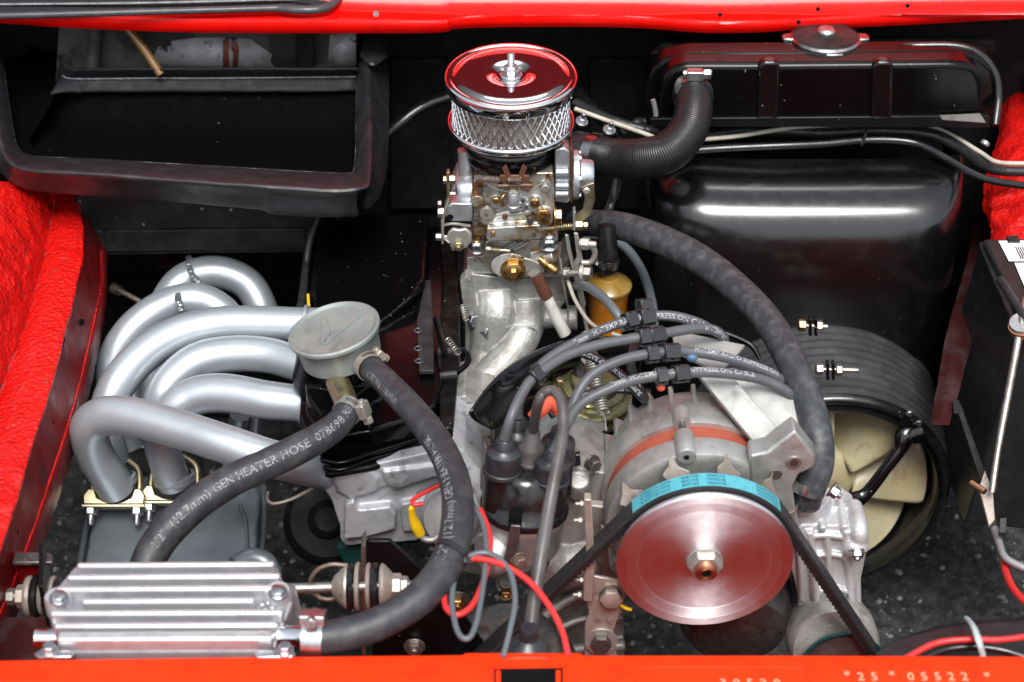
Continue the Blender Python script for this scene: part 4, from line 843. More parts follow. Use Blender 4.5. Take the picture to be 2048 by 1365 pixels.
for pts in ([(612, 650, -85), (600, 650, -85)], [(612, 733, -110), (598, 729, -110)], [(608, 809, -108), (594, 807, -108)]):
    P0, P1 = H(*pts[0]), H(*pts[1]); part('pipe_collar', MB().lathe([(37, -3), (40, -2), (40, 4), (37, 6)], FR(P0, P0 - P1), 36), M_exh, ex)
def bead(a, z0, pts, r):
    mb = MB()
    P = smooth_path([H(*p) for p in pts], 11)
    for q in P:
        q = q + noise.noise_vector(q * .5) * 3; mb.ball(FR(q), r * 1.1 + R.random() * 3, r * 1.1 + R.random() * 2, r * .7, 8, 5)
    part('weld', mb, M_weld, ex)
bead(0, 0, [(378, 514, -138), (377, 530, -131), (384, 549, -131), (396, 566, -138), (406, 581, -150)], 4)
bead(0, 0, [(356, 588, -119), (356, 599, -114), (360, 611, -114), (363, 620, -116)], 4.5)
bead(0, 0, [(560, 905, -45), (572, 912, -44), (582, 922, -44)], 2.5)
for P, x, nm in ((H(230, 962, -290), 0, 'left'), (H(346, 955, -300), 1, 'right')):
    u = thing('exhaust_clamp', 'gold and silver saddle clamp round the foot of the %s exhaust pipe above the silencer' % ('leftmost' if x == 0 else 'second'), 'exhaust clamp', P, 'exhaust pipe clamps')
    M = FR(P, (0, -.62, .78))
    pts = [(-62, -34), (-52, -20), (-40, -20), (-34, -38), (-18, -46), (0, -48), (18, -46), (34, -38), (40, -20), (52, -20), (62, -34), (60, -52), (-60, -52)]
    part('saddle', MB().prism([(a, b_ + 4) for a, b_ in pts], -22, 2, M), M_yzinc, u, bevel=2.5)
    part('saddle_plate', MB().box(M, 126, 6, 30, (0, -51, -10)), M_yzinc, u, bevel=1.5)
    part('u_bolt', MB().tube([M @ Vector(p) for p in ((-46, -40, -12), (-46, 0, -16), (-38, 30, -20), (0, 50, -24), (38, 30, -20), (46, 0, -16), (46, -40, -12))], 7, 12), M_yzinc, u)
    for s in (-1, 1):
        Q = M @ Vector((s * 46, -54, -10)); bolt(u, Q, M.to_3x3() @ Vector((0, -1, 0)), 13, 14, M_zinc, stud=20, name='nut')
    part('pipe_collar', MB().lathe([(36, -12), (41, -10), (42, 4), (36, 6)], FR(P + Vector((2, 0, 0)), (-.25 if x == 0 else -.1, .35, 1)), 32), M_exh, u)
# silencer
sil = thing('silencer', 'dull grey pressed steel silencer box beneath the exhaust pipes', 'silencer', H(350, 1050, -400))
b = MB(); b.slab([(196, 985), (214, 962), (300, 950), (500, 955), (522, 985), (516, 1060), (508, 1200), (160, 1200), (176, 1080)], -380, 140)
part('shell', b, M_silencer, sil, voxel=5, sm=14)
part('flange', MB().slab([(178, 985), (190, 970), (528, 950), (534, 985), (524, 1160), (516, 1220), (146, 1220), (160, 1120)], -470, 8), M_silencer, sil, bevel=3)
part('flange_edge', MB().tube([H(*p) for p in ((186, 990, -440), (172, 1060, -440), (158, 1140, -440), (146, 1220, -440))], 7, 10), M_silencer, sil)
part('flange_edge', MB().tube([H(*p) for p in ((528, 975, -430), (526, 1060, -430), (518, 1140, -430), (512, 1220, -430))], 7, 10), M_silencer, sil)
part('tail_pipe', MB().tube([H(*p) for p in ((470, 1135, -300), (500, 1118, -300), (530, 1125, -310), (545, 1160, -330))], 22, 18), M_silencer, sil)
part('press_ridge', MB().tube([H(*p) for p in ((480, 1010, -373), (492, 1050, -373), (494, 1120, -373))], 4, 8), M_silencer, sil)
solo('brake_pipe', 'thin bent metal pipe with a brown tip beside the engine casting', 'pipe', MB().tube([H(650, 962, -200), H(610, 985, -205), H(580, 1000, -210), H(548, 1008, -215), H(535, 1000, -215), H(537, 985, -215)], 4, 10), M_tan)
solo('bell_unit', 'round black drum with a worn brown spot behind the engine casting', 'drum', MB().lathe([(0, 20), (24, 20), (34, 12), (40, -4), (74, -10), (88, -30), (90, -80), (0, -80)], FR(H(655, 1040, -420), (.1, -.7, .7)), 40), M_band)
# ================================================================== heater / cooler box
Pm = H(335, 1215, 60); fb = thing('finned_cooler', 'polished finned aluminium cooler box bolted to the rear lip at lower left', 'cooler', Pm)
out = [(150, 1131), (545, 1127), (556, 1136), (566, 1160), (578, 1185), (582, 1205), (574, 1232), (548, 1290), (536, 1302), (122, 1304), (108, 1262), (94, 1216), (94, 1196), (112, 1176), (134, 1150)]
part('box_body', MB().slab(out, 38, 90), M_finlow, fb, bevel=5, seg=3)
fins = [(1133, 152, 548), (1157, 132, 560), (1181, 110, 572), (1205, 162, 508), (1229, 98, 566), (1254, 106, 556), (1280, 112, 544)]
for i, (y, x0, x1) in enumerate(fins):
    hgt = 30
    a = H(x0, y, 62); c = H(x1, y - (3 if i < 3 else 2), 62); wd_ = 12 if i < 6 else 20
    d = Vector((0, wd_, 0)); dn = Vector((0, 0, -hgt))
    part('fin', MB().add([a, c, c + d, a + d, a + dn, c + dn, c + d + dn, a + d + dn], [(0, 1, 2, 3), (7, 6, 5, 4), (0, 4, 5, 1), (1, 5, 6, 2), (2, 6, 7, 3), (3, 7, 4, 0)]), M_fin, fb, bevel=5, seg=3)
part('front_face', MB().extr([H(114, 1285, 56), H(542, 1281, 56), H(534, 1303, 20), H(124, 1306, 20)], (0, 14, 0)), M_fin, fb, bevel=5, seg=3)
for x, y in ((118, 1207), (556, 1196)):
    P = H(x, y, 40); part('boss', MB().lathe([(0, 22), (24, 22), (27, 18), (28, -20), (0, -20)], FR(P), 28), M_fin, fb)
    bolt(fb, H(x, y - 8, 60), (0, 0, 1), 17, 10, M_zinc, washer=20)
for x, y in ((524, 1212), (536, 1208), (530, 1222), (545, 1218)): part('casting_pip', MB().ball(FR(H(x, y, 42)), 5, 5, 6, 10, 6), M_fin, fb)
part('side_flank', MB().extr([H(566, 1165, 40), H(584, 1205, 40), H(548, 1292, 40), H(540, 1300, 30), H(556, 1250, 0), H(600, 1210, 0), H(590, 1170, 0)], (6, 0, -50)), M_fin, fb, bevel=4)
part('pipe_stub', MB().tube([H(130, 1277, 20), H(76, 1277, 20)], 19, 24), M_chrome, fb)
part('stub_rim', MB().lathe([(14, 0), (19, 0), (20, 3), (19, 6)], FR(H(77, 1277, 20), (-1, 0, 0)), 24), M_chrome, fb)
part('stub_mouth', MB().lathe([(0, 3), (15, 3)], FR(H(76, 1277, 20), (-1, 0, 0)), 24), M_hole, fb)
part('outlet_pipe', MB().tube([H(545, 1275, 30), H(580, 1272, 34), H(640, 1277, 44)], 21, 24), M_chrome, fb)
for x0, x1 in ((66, 150), (505, 592)):
    part('foot', MB().slab([(x0, 1308), (x0 + 14, 1300), (x1 - 10, 1300), (x1, 1307), (x1 - 8, 1314), (x0 + 10, 1315)], 46, 5), M_zinc, fb, bevel=1.5)
    bolt(fb, H((x0 + x1) / 2 + (22 if x0 > 200 else -8), 1303, 46), (0, 0, 1), 14, 14, M_zinc, washer=18)
clamp(H(627, 1277, 44), (1, -.05, 0), 35, (-.05, .35, 1), 'big bright worm clamp where the looping hose meets the finned cooler', wd=40, scr=1.5)
# ================================================================== shaft and engine mount at bottom left
rod = thing('engine_steady_rod', 'long dull steel rod with rubber bushes running behind the finned cooler', 'steady rod', H(400, 1185, -120))
rodY = H(500, 1180, -90).y; rz = H(500, 1180, -90).z
def RP(px, dy=0): 
    d = (Vector((0, rodY + dy, rz)) - CAMP).dot(FWD) / D0; return Vector(((px - 1024) * d, rodY + dy, rz + (px - 500) * .035))
part('rod', MB().tube([RP(20), RP(820)], 11, 16, sm=0), M_steel, rod)
for px, r0, w0, m in ((57, 42, 12, M_tan), (71, 44, 12, M_cap), (84, 40, 8, M_tan), (104, 40, 10, M_tan), (116, 36, 10, M_cap), (702, 46, 12, M_cap), (716, 50, 8, M_tan), (738, 48, 8, M_tan), (750, 48, 14, M_cap), (765, 46, 8, M_tan)):
    part('bush' if m is M_cap else 'washer', MB().lathe([(0, -w0 / 2), (r0 - 3, -w0 / 2), (r0, 0), (r0 - 3, w0 / 2), (0, w0 / 2)], FR(RP(px), (1, 0, 0)), 36), m, rod)
part('cone_washer', MB().lathe([(12, -20), (24, -14), (44, 8), (44, 12), (0, 12)], FR(RP(684), (1, 0, 0)), 36), M_tan, rod)
part('cone_washer', MB().lathe([(44, -12), (44, -8), (28, 8), (16, 14), (0, 14)], FR(RP(776), (1, 0, 0)), 36), M_tan, rod)
for px, r0, l in ((786, 25, 18), (803, 19, 14), (46, 24, 16), (26, 17, 16)): bolt(rod, RP(px), (1, 0, 0) if px > 500 else (-1, 0, 0), r0, l, M_tan if r0 > 20 else M_nut, name='nut')
pr = [(10 if i % 2 else 8.4, i * 2.2) for i in range(14)]
part('thread', MB().lathe([(0, 0)] + pr + [(0, 29)], FR(RP(812), (1, 0, 0)), 16), M_nut, rod); part('thread', MB().lathe([(0, 0)] + pr[:9] + [(0, 20)], FR(RP(20), (-1, 0, 0)), 16), M_nut, rod)
lb = thing('body_bracket', 'black bent steel bracket on the left rail carrying the rod end', 'bracket', RP(60))
part('bracket_top', MB().slab([(30, 1104), (100, 1105), (106, 1112), (104, 1125), (24, 1125)], -60, 8), M_steeldk, lb, bevel=2)
part('bracket_face', MB().extr([RP(88, 60) + Vector((0, 0, 70)), RP(88, -60) + Vector((0, 0, 80)), RP(88, -60) + Vector((0, 0, -60)), RP(88, 60) + Vector((0, 0, -70))], (8, 0, 0)), M_blacksatin, lb, bevel=1.5)
part('bracket_back', MB().extr([H(28, 1108, -62), H(98, 1110, -62), H(96, 1180, -150), H(10, 1180, -150)], (0, 6, 0)), M_reddark, lb)
part('lower_sheet', MB().slab([(-60, 1235), (110, 1235), (125, 1330), (-60, 1330)], -120, 10), M_rail2, lb)
mp = thing('engine_mount_plate', 'black gusset plate of the engine mount behind the looping hose', 'bracket', V(800, 1200, -420))
part('gusset', MB().plate([(728, 1090), (738, 1083), (780, 1083), (900, 1195), (990, 1320), (1000, 1400), (735, 1400), (730, 1250)], -470, 10), M_blacksatin, mp, bevel=1.5)
part('edge_flange', MB().plate([(722, 1098), (730, 1090), (733, 1400), (724, 1400)], -500, 40), M_steel, mp, bevel=1)
bolt(mp, V(829, 1292, -472), NY, 18, 12, M_steel, washer=22, stud=6)
bolt(mp, V(916, 1200, -472), NY, 14, 14, M_brass, washer=24, wm=M_steeldk, stud=8)
solo('rusty_ring', 'rusty bent wire ring hanging behind the steel rod', 'ring', MB().tube([V(706 - 10, 1132, -380), V(660, 1130, -380), V(630, 1145, -380), V(620, 1175, -380), V(640, 1196, -380), V(668, 1198, -380), V(690, 1180, -380)], 5, 10), M_rust)
gp = solo('green_casting', 'dark green painted block showing beneath the grey engine casting', 'engine part', MB().plate([(674, 1096), (700, 1090), (846, 1066), (842, 1086), (760, 1100), (726, 1136), (694, 1142)], -190, 20), M_green, bevel=2)
g2 = solo('green_plate', 'green plate low in shadow just above the rear lip', 'plate', MB().plate([(690, 1240), (745, 1236), (745, 1330), (640, 1330)], -480, 10), M_green)
# ================================================================== engine block castings
eb = thing('engine_block', 'grey cast aluminium cylinder head and timing case at the centre of the engine', 'engine block', V(900, 1050, -200))
b = MB()
b.plate([(628, 950), (700, 945), (860, 914), (905, 890), (930, 905), (962, 945), (985, 1000), (980, 1050), (868, 1062), (835, 1082), (776, 1088), (692, 1092), (680, 1080), (680, 1055), (662, 1000)], -215, 230)
b.plate([(668, 958), (742, 944), (756, 958), (752, 985), (700, 1000), (676, 985)], -228, 30)
b.plate([(764, 945), (870, 932), (900, 930), (905, 945), (790, 982), (770, 965)], -232, 30)
b.plate([(690, 1010), (708, 1005), (716, 1022), (780, 1015), (792, 1030), (790, 1060), (735, 1075), (688, 1080)], -236, 40)
b.plate([(800, 1010), (850, 1000), (850, 1060), (806, 1066)], -230, 30)
b.plate([(645, 952), (900, 896), (940, 940), (700, 990)], -222, 30)
part('head_casting', b, M_alugrey, eb, voxel=3, sm=8)
b = MB()
b.plate([(1080, 940), (1130, 920), (1150, 935), (1215, 948), (1245, 1000), (1250, 1400), (1060, 1400), (1060, 1000)], -330, 160)
b.lathe([(0, 10), (22, 8), (25, -12), (26, -40), (0, -40)], FR(V(1157, 962, -340), (0, -.4, 1)), 24)
b.tube([V(1080, 1120, -345), V(1130, 1130, -335), V(1190, 1110, -325)], [44, 52, 44], 22)
b.tube([V(1085, 1235, -360), V(1160, 1190, -345), V(1245, 1190, -335)], 10, 12); b.tube([V(1085, 1275, -365), V(1160, 1240, -350), V(1245, 1236, -340)], 8, 12)
b.tube([V(1100, 1330, -360), V(1150, 1300, -352), V(1250, 1290, -345)], 12, 12)
b.plate([(905, 1010), (960, 1000), (990, 1120), (1100, 1140), (1080, 1180), (900, 1140)], -310, 100)
part('timing_case', b, M_alu, eb, voxel=3, sm=4)
b = MB(); b.lathe([(0, 60), (110, 60), (150, -20), (170, -140), (0, -140)], FR(V(1010, 1330, -440), (0, -.2, 1)), 40)
part('lower_cover', b, M_steeldk, eb, voxel=4, sm=6)
b = MB(); b.plate([(900, 800), (930, 792), (960, 815), (990, 822), (975, 860), (990, 880), (955, 940), (905, 920), (890, 880), (900, 820)], -60, 120)
part('front_casting', b, M_alu, eb, voxel=2.5, sm=4)
part('machined_face', MB().plate([(926, 828), (978, 818), (984, 872), (930, 884)], -92, 30), M_plate, eb, bevel=2)
P = V(956, 890, -95); part('rusty_washer', MB().lathe([(0, 3), (26, 3), (28, 0), (28, -3)], FR(P, (0, -.9, .5)), 28), M_rust, eb)
part('socket_bolt', MB().lathe([(8, 10), (10, 16), (17, 16), (19, 13), (19, 0)], FR(V(957, 893, -98), (0, -.9, .5)), 28), M_steel, eb)
part('bolt_socket', MB().hexa(FR(V(957, 893, -98), (0, -.9, .5)), 10, 6, 9), M_hole, eb)
for x, y, yy, r in ((1183, 925, -345, 14), (1012, 1168, -360, 17)): bolt(eb, V(x, y, yy), (.6, -1, .1) if x > 1100 else (0, -.6, .9), r, 16, M_steeldk, washer=r + 4)
P = V(1012, 1185, -372); bolt(eb, P, (0, -1, -.2), 15, 12, M_brass, stud=4)
part('sensor_block', MB().plate([(1142, 912), (1160, 910), (1162, 932), (1145, 936)], -350, 12), M_clip, eb, bevel=1.5)
# vacuum capsule and its wires
P = V(893, 1035, -330); vcap = thing('round_capsule', 'round dull metal capsule partly hidden behind the looping hose', 'capsule', P); M = FR(P, (-.55, -.65, .5))
part('shell', MB().lathe([(0, 34), (20, 34), (34, 28), (52, 26), (56, 22), (60, 8), (66, 4), (68, 0), (66, -4), (58, -8), (54, -40), (0, -40)], FR(V(905, 1035, -340), (-.25, -.8, .45)), 48), M_plate, vcap)
part('rim_band', MB().lathe([(60, -36), (70, -32), (70, -22), (60, -20)], FR(V(930, 1045, -345), (-.9, -.4, .1)), 48), M_alu, vcap)
part('nozzle', MB().tube([V(838, 1066, -380), V(848, 1078, -384), V(865, 1080, -384), V(882, 1070, -380)], 7, 12), M_nut, vcap)
part('yellow_cap', MB().tube([V(823, 1018, -380), V(826, 1036, -380), V(832, 1052, -380), V(840, 1068, -380)], [7, 9, 12, 11], 14), M_yellow, vcap)
part('cap_tip', MB().ball(FR(V(823, 1018, -380)), 7, 7, 7), M_yellow, vcap)
# ================================================================== distributor
DY = -420
P = V(1050, 992, DY); di = thing('distributor', 'black capped distributor with rubber lead boots in front of the engine', 'distributor', P)
ax = Vector((.06, .10, 1)); M = FR(P, ax)
part('cap', MB().lathe([(0, 78), (40, 78), (56, 74), (66, 62), (76, 20), (82, -8), (88, -12), (90, -20), (90, -28), (84, -32), (0, -32)], M, 64), M_cap, di, ang=50)
b = MB()
tw = [(-50, -22, 102), (46, -28, 92), (-24, 40, 104), (60, 36, 96)]
for x, y, z in tw: b.lathe([(0, z - 14), (30, z - 14), (34, z - 20), (34, z - 40), (36, -10), (0, -10)], M @ Matrix.Translation((x, y, 0)), 28)
b.lathe([(0, 100), (24, 100), (28, 60), (0, 40)], M @ Matrix.Translation((4, 6, 0)), 24)
part('cap_towers', b, M_cap, di, voxel=2.5, sm=5)
part('cap_slot', MB().prism(rrect(26, 50, 12), -10, 6, FR(P + Vector((-18, -82, 0)), (0, -1, .12)) @ Matrix.Translation((0, 10, 0))), M_hole, di, bevel=3)
part('body', MB().lathe([(86, -32), (86, -44), (82, -50), (80, -110), (74, -124), (56, -140), (40, -160), (0, -160)], M, 56), M_altbody, di)
b = MB().extr([P + Vector(p) for p in ((-26, -92, 10), (-8, -94, 10), (-12, -96, -30), (-22, -100, -70), (-40, -96, -78), (-34, -98, -40))], (0, 6, 0))
part('spring_clip', b, M_steeldk, di, bevel=1.5)
bolt(di, P + Vector((-12, -92, -70)), (.4, -1, 0), 14, 14, M_rust, washer=18); part('body_side', MB().lathe([(0, 30), (40, 30), (46, 20), (46, 0)], FR(P + Vector((-50, -50, -90)), (-.8, -.5, .1)), 28), M_altbody, di)
def boot(P, ax, r, h, name, label, cat='boot', m=None, group='rubber boots on the distributor'):
    return solo(name, label, cat, MB().lathe([(0, h), (r * .42, h), (r * .48, h * .97), (r * .56, h * .72), (r * .6, h * .68), (r * .98, h * .58), (r, h * .5), (r * 1.02, 4), (r * 1.1, 2), (r * 1.1, -6), (r, -8), (0, -8)], FR(P, ax), 32), m or M_boot, group)
tp = [M @ Vector((x, y, z - 26)) for x, y, z in tw]
boot(tp[0], ax + Vector((.02, 0, 0)), 36, 74, 'lead_boot', 'front left rubber boot on the distributor cap')
boot(tp[1], ax + Vector((.05, 0, 0)), 36, 66, 'lead_boot', 'front right rubber boot on the distributor cap, behind the vertical coil lead')
boot(tp[2], ax, 34, 80, 'lead_boot', 'rear left rubber boot on the distributor, mostly hidden')
boot(tp[3], ax, 34, 72, 'lead_boot', 'rear right rubber boot on the distributor cap')
cb_ = M @ Vector((6, 8, 92))
cbt = solo('coil_boot', 'brownish central boot of the distributor holding the coil lead', 'boot', MB().lathe([(0, 62), (12, 62), (15, 56), (18, 34), (26, 26), (28, 18), (29, -4), (32, -8), (30, -18), (0, -18)], FR(cb_, ax), 32), M_coil)
solo('red_plug_boot', 'orange red rubber boot bent behind the coil lead', 'boot', MB().tube([H(1062, 836, 120), H(1078, 822, 130), H(1095, 806, 130), H(1112, 812, 118), H(1118, 826, 105)], [10, 16, 17, 17, 12], 18), M_redplug)
t3 = lambda P, l: tuple(P)
def lead(name, label, pts, r, m, cat='ignition lead', group='ignition leads'):
    return solo(name, label, cat, MB().tube(pts, r, 18, sm=10), m, group)
# coil lead
cl_ = [cb_ + ax * 50, H(1075, 812, 190), H(1088, 786, 215), H(1108, 783, 220), H(1123, 806, 215), H(1126, 860, 190), H(1114, 930, 160), H(1099, 1010, 120), H(1084, 1100, 80), H(1071, 1180, 40), H(1060, 1268, 0)]
lead('coil_lead', 'brownish grey coil lead dropping from the distributor to a boot at the rear lip', cl_, [10, 11, 11, 11, 11, 12, 12.5, 13, 14, 14.5, 15], M_coil, group=None)
solo('coil_boot', 'conical grey rubber boot at the rear lip on the end of the coil lead', 'boot', MB().lathe([(0, 62), (17, 62), (19, 58), (19, 34), (26, 26), (34, 20), (46, 4), (48, -2), (46, -10), (0, -10)], FR(H(1055, 1303, -30), (.05, .1, 1)), 36), M_boot)
L = {}
def bt(i, h): return tp[i] + ax * h
L[0] = [bt(2, 60), H(1040, 800, 120), H(1074, 741, 140), H(1106, 712, 150), H(1145, 689, 158), H(1190, 666, 160), H(1248, 644, 160), H(1303, 633, 158), H(1352, 634, 150), H(1400, 648, 130), H(1440, 672, 90)]
L[1] = [bt(0, 60), H(1021, 838, 135), H(1045, 785, 160), H(1071, 753, 172), H(1126, 715, 180), H(1190, 692, 184), H(1255, 679, 184), H(1303, 672, 182), H(1384, 658, 170), H(1425, 660, 150), H(1447, 676, 110), H(1450, 700, 60)]
L[2] = [bt(3, 54), H(1140, 826, 110), H(1158, 783, 140), H(1184, 750, 158), H(1223, 728, 168), H(1271, 713, 172), H(1335, 704, 170), H(1384, 704, 162), H(1448, 715, 150), H(1500, 731, 130), H(1550, 752, 104), H(1590, 785, 60)]
L[3] = [bt(1, 54), H(1132, 852, 110), H(1158, 812, 140), H(1206, 783, 160), H(1271, 760, 170), H(1335, 750, 172), H(1400, 745, 165), H(1470, 750, 150), H(1530, 762, 126), H(1575, 785, 100), H(1592, 815, 60)]
lab = ['grey lead printed HI-TEMP RADIO SUPPRESSION CABLE, topmost of the four arching leads', 'second grey arching ignition lead from the top', 'third grey arching ignition lead from the top', 'lowest of the four grey arching ignition leads']
LO = [lead('ignition_lead', lab[i], L[i], 10.5, M_lead) for i in range(4)]
text_tube('lettering', LO[0], M_white, '7mm   HI-TEMP RADIO SUPPRESSION CABLE®', L[0], 10.5, 14.5, 205, .05, False, .1, sm=10, space=1.06, lift=.4)
text_tube('lettering', LO[1], M_white, 'HI-TEMP RADIO SUPPRESSION', L[1], 10.5, 13.5, 500, .1, False, .1, sm=10, space=1.0, lift=.4)
text_tube('lettering', LO[2], M_white, 'HI-TEMP RADIO SUPPRESSION', L[2], 10.5, 12.5, 330, .7, False, .1, sm=10, space=1.0, lift=.4)
text_tube('lettering', LO[3], M_white, '7mm  HI-TEMP RADIO SUPPRESSION CABLE', L[3], 10.5, 13, 160, .7, False, .1, sm=10, space=1.1, lift=.4)
dk = [([(1140, 700, 60), (1180, 712, 60), (1225, 738, 60), (1262, 770, 60), (1290, 800, 60)], 'SUPPRESSION HI-TEMP RADIO', 'dark lead slanting down to the alternator behind the front leads'),
      ([(1100, 830, 20), (1140, 805, 30), (1190, 785, 34), (1250, 778, 36), (1300, 790, 30)], '7mm SUPPRESSION CABLE', 'dark lead running right across the fuel pump'),
      ([(1270, 690, 60), (1262, 730, 62), (1275, 770, 50), (1290, 800, 40)], 'RADIO', 'dark lead end hooked down beside the alternator')]
for pts, t, lb_ in dk:
    Q = [H(*p) for p in pts]; o = lead('dark_lead', lb_, Q, 10, M_leadbk, group='dark leads under the grey ones')
    text_tube('lettering', o, M_white, t, Q, 10, 12, 8, 0, True, .2, sm=10, space=1.1, lift=.4)
# lead separators
SEP = [(1288, 614, 150, 0, 28, 'topmost black separator, standing above the highest lead'), (1282, 652, 176, 0, 26, 'left black separator clipped on the highest lead'), (1306, 641, 172, 0, 34, 'right black separator clipped on the highest lead'),
       (1300, 686, 196, 1, 26, 'left black separator clipped on the second lead'), (1328, 676, 194, 1, 36, 'right black separator clipped on the second lead'),
       (1318, 722, 184, 2, 26, 'left black separator clipped on the third lead'), (1352, 712, 182, 2, 36, 'right black separator clipped on the third lead'),
       (1330, 762, 182, 3, 24, 'left black separator clipped on the lowest lead'), (1374, 752, 182, 3, 34, 'right black separator clipped on the lowest lead'),
       (1076, 726, 168, 0, 20, 'small black separator where the two upper leads cross'), (1080, 752, 180, 1, 24, 'lower black separator at the crossing of the upper leads')]
for i, (x, y, z, k, wd, lb_) in enumerate(SEP):
    P = H(x, y, z); Pth = smooth_path(L[k], 10); j = min(range(1, len(Pth) - 1), key=lambda q: (Pth[q] - P).length); T = (Pth[j + 1] - Pth[j - 1]).normalized()
    if i: P = Pth[j]
    t = thing('lead_separator', lb_, 'separator', P, 'black ignition lead separators')
    N = (CAMP - P); N = (N - T * N.dot(T)).normalized(); M = FR(P, T, N.cross(T))
    for s in ((-1, 1) if wd > 22 else (0,)):
        part('clip_half', MB().prism([(-17, -15), (-9, -21), (9, -21), (17, -13), (17, 12), (10, 18), (-8, 18), (-17, 12)], s * wd / 4 - wd * .2, s * wd / 4 + wd * .2, M), M_clip, t, bevel=2.5)
    part('clip_rib', MB().box(M, 26, 3, wd * .9, (0, 19, 0)).box(M, 3, 22, wd * .9, (-18, 0, 0)), M_clip, t, bevel=.8)
solo('blue_terminal', 'small blue grey terminal beside the separator on the third lead', 'terminal', MB().ball(FR(H(1384, 716, 160)), 12, 9, 9), mat('blue_grey_plastic', (.06, .12, .2), .4))
solo('red_terminal', 'small dark red terminal below the separator on the lowest lead', 'terminal', MB().ball(FR(H(1322, 775, 150)), 9, 7, 9), M_redplug)
# fuel pump and shield
P = H(1184, 790, -60); fp = thing('fuel_pump', 'olive passivated fuel pump disc behind the ignition leads', 'fuel pump', P); M = FR(P, (.12, -.1, 1))
part('pump_flange', MB().lathe([(0, -8), (70, -8), (78, -4), (80, 0), (80, 6), (74, 10), (66, 11), (62, 16), (62, 22), (56, 26), (50, 28), (50, 40), (44, 48), (30, 54), (0, 56)], M, 64), M_olive, fp)
part('pump_flange', MB().lathe([(0, -40), (78, -40), (86, -34), (88, -26), (82, -20), (60, -18), (0, -18)], M, 64), M_olive, fp)
part('pump_nozzle', MB().lathe([(0, 84), (14, 84), (16, 70), (22, 60), (26, 46)], M @ Matrix.Translation((-20, 10, 0)), 28), M_chromedull, fp)
bolt(fp, M @ Vector((-66, 10, 12)), (0, 0, 1), 9, 14, M_yzinc)
part('pull_spring', MB().coil(H(1180, 700, 60), H(1206, 826, 0), 11, 24, 2.4), M_nut, fp)
part('spring_tail', MB().tube([H(1206, 826, 0), H(1210, 840, -6), H(1212, 862, -20)], 1.6, 6), M_nut, fp)
rows = [[H(938, 826, 0), H(950, 842, -20), H(985, 860, -50)], [H(975, 775, 20), H(985, 800, -10), H(1000, 850, -60)], [H(1020, 730, 30), H(1030, 770, 0), H(1040, 820, -60)], [H(1075, 700, 34), H(1085, 740, 0), H(1090, 790, -60)], [H(1130, 682, 34), H(1135, 715, 0), H(1140, 760, -60)], [H(1200, 672, 30), H(1200, 700, 0), H(1205, 750, -60)], [H(1290, 690, 10), H(1285, 720, -20), H(1280, 760, -80)]]
solo('heat_shield', 'curved black sheet shield between manifold and ignition leads', 'shield', MB().loft(rows, 5, 4), M_blackgloss, solid=4)
solo('lower_shield', 'black sheet panel in shadow below the fuel pump', 'panel', MB().plate([(1130, 880), (1235, 860), (1240, 1000), (1120, 1000)], -210, 6), M_blacksatin, bevel=1)
for i, (pts, lb_) in enumerate((([(1135, 560, -30), (1150, 600, -30), (1175, 640, -20), (1200, 660, 0)], 'thin cream cable beside the throttle levers'), ([(1225, 668, 60), (1250, 676, 64), (1275, 690, 60)], 'short cream cable under the second lead'))):
    tub('cream_cable', lb_, 'cable', pts, 4, M_cream)
# ================================================================== alternator, pulley, belt
PC = H(1409, 1122, -100); kP = K(PC)
al = thing('alternator', 'sand cast alternator with a terracotta ring and finned end behind the red tinted pulley', 'alternator', PC + Vector((0, 260, 0)))
MY = FR(PC, (0, 1, 0), (1, 0, 0), kP)   # local z runs away from the viewer along the shaft; x right, y = up or down
def MA(dx, dz, dy=0): return FR(PC + Vector((dx, dy, dz)) * kP, (0, 1, 0), (1, 0, 0), kP)
A = MA(-6, 0)
part('front_housing', MB().lathe([(60, 112), (110, 106), (160, 104), (176, 104), (186, 108), (188, 114), (188, 160), (184, 164), (60, 164)], A, 96), M_altbody, al)
part('stator_ring', MB().lathe([(180, 162), (180, 206), (60, 206)], A, 96), M_stator, al)
part('rear_housing', MB().lathe([(178, 204), (190, 204), (192, 210), (190, 250), (184, 300), (172, 330), (150, 344), (0, 350)], A, 96), M_altbody, al, ang=50)
b = MB()
for a in range(0, 360, 15):
    if 20 < a < 200: pass
    Q = A @ Matrix.Rotation(radians(a), 4, 'Z'); b.box(Q, 26, 10, 70, (174, 0, 304))
part('end_ribs', b, M_altbody, al, bevel=2)
for a in (100, 215, 330):
    a = -a; Q = A @ Matrix.Rotation(radians(a), 4, 'Z')
    part('bolt_lug', MB().lathe([(0, 98), (18, 98), (20, 102), (20, 166), (0, 166)], Q @ Matrix.Translation((190, 0, 0)), 24), M_altbody, al)
    part('bolt_lug', MB().lathe([(0, 200), (18, 200), (18, 240), (0, 244)], Q @ Matrix.Translation((192, 0, 0)), 24), M_altbody, al)
    part('through_bolt', MB().lathe([(6, 160), (6, 205)], Q @ Matrix.Translation((194, 0, 0)), 14), M_steeldk, al)
    part('lug_hole', MB().lathe([(0, 97), (6, 97)], Q @ Matrix.Translation((190, 0, 0)), 14), M_hole, al)
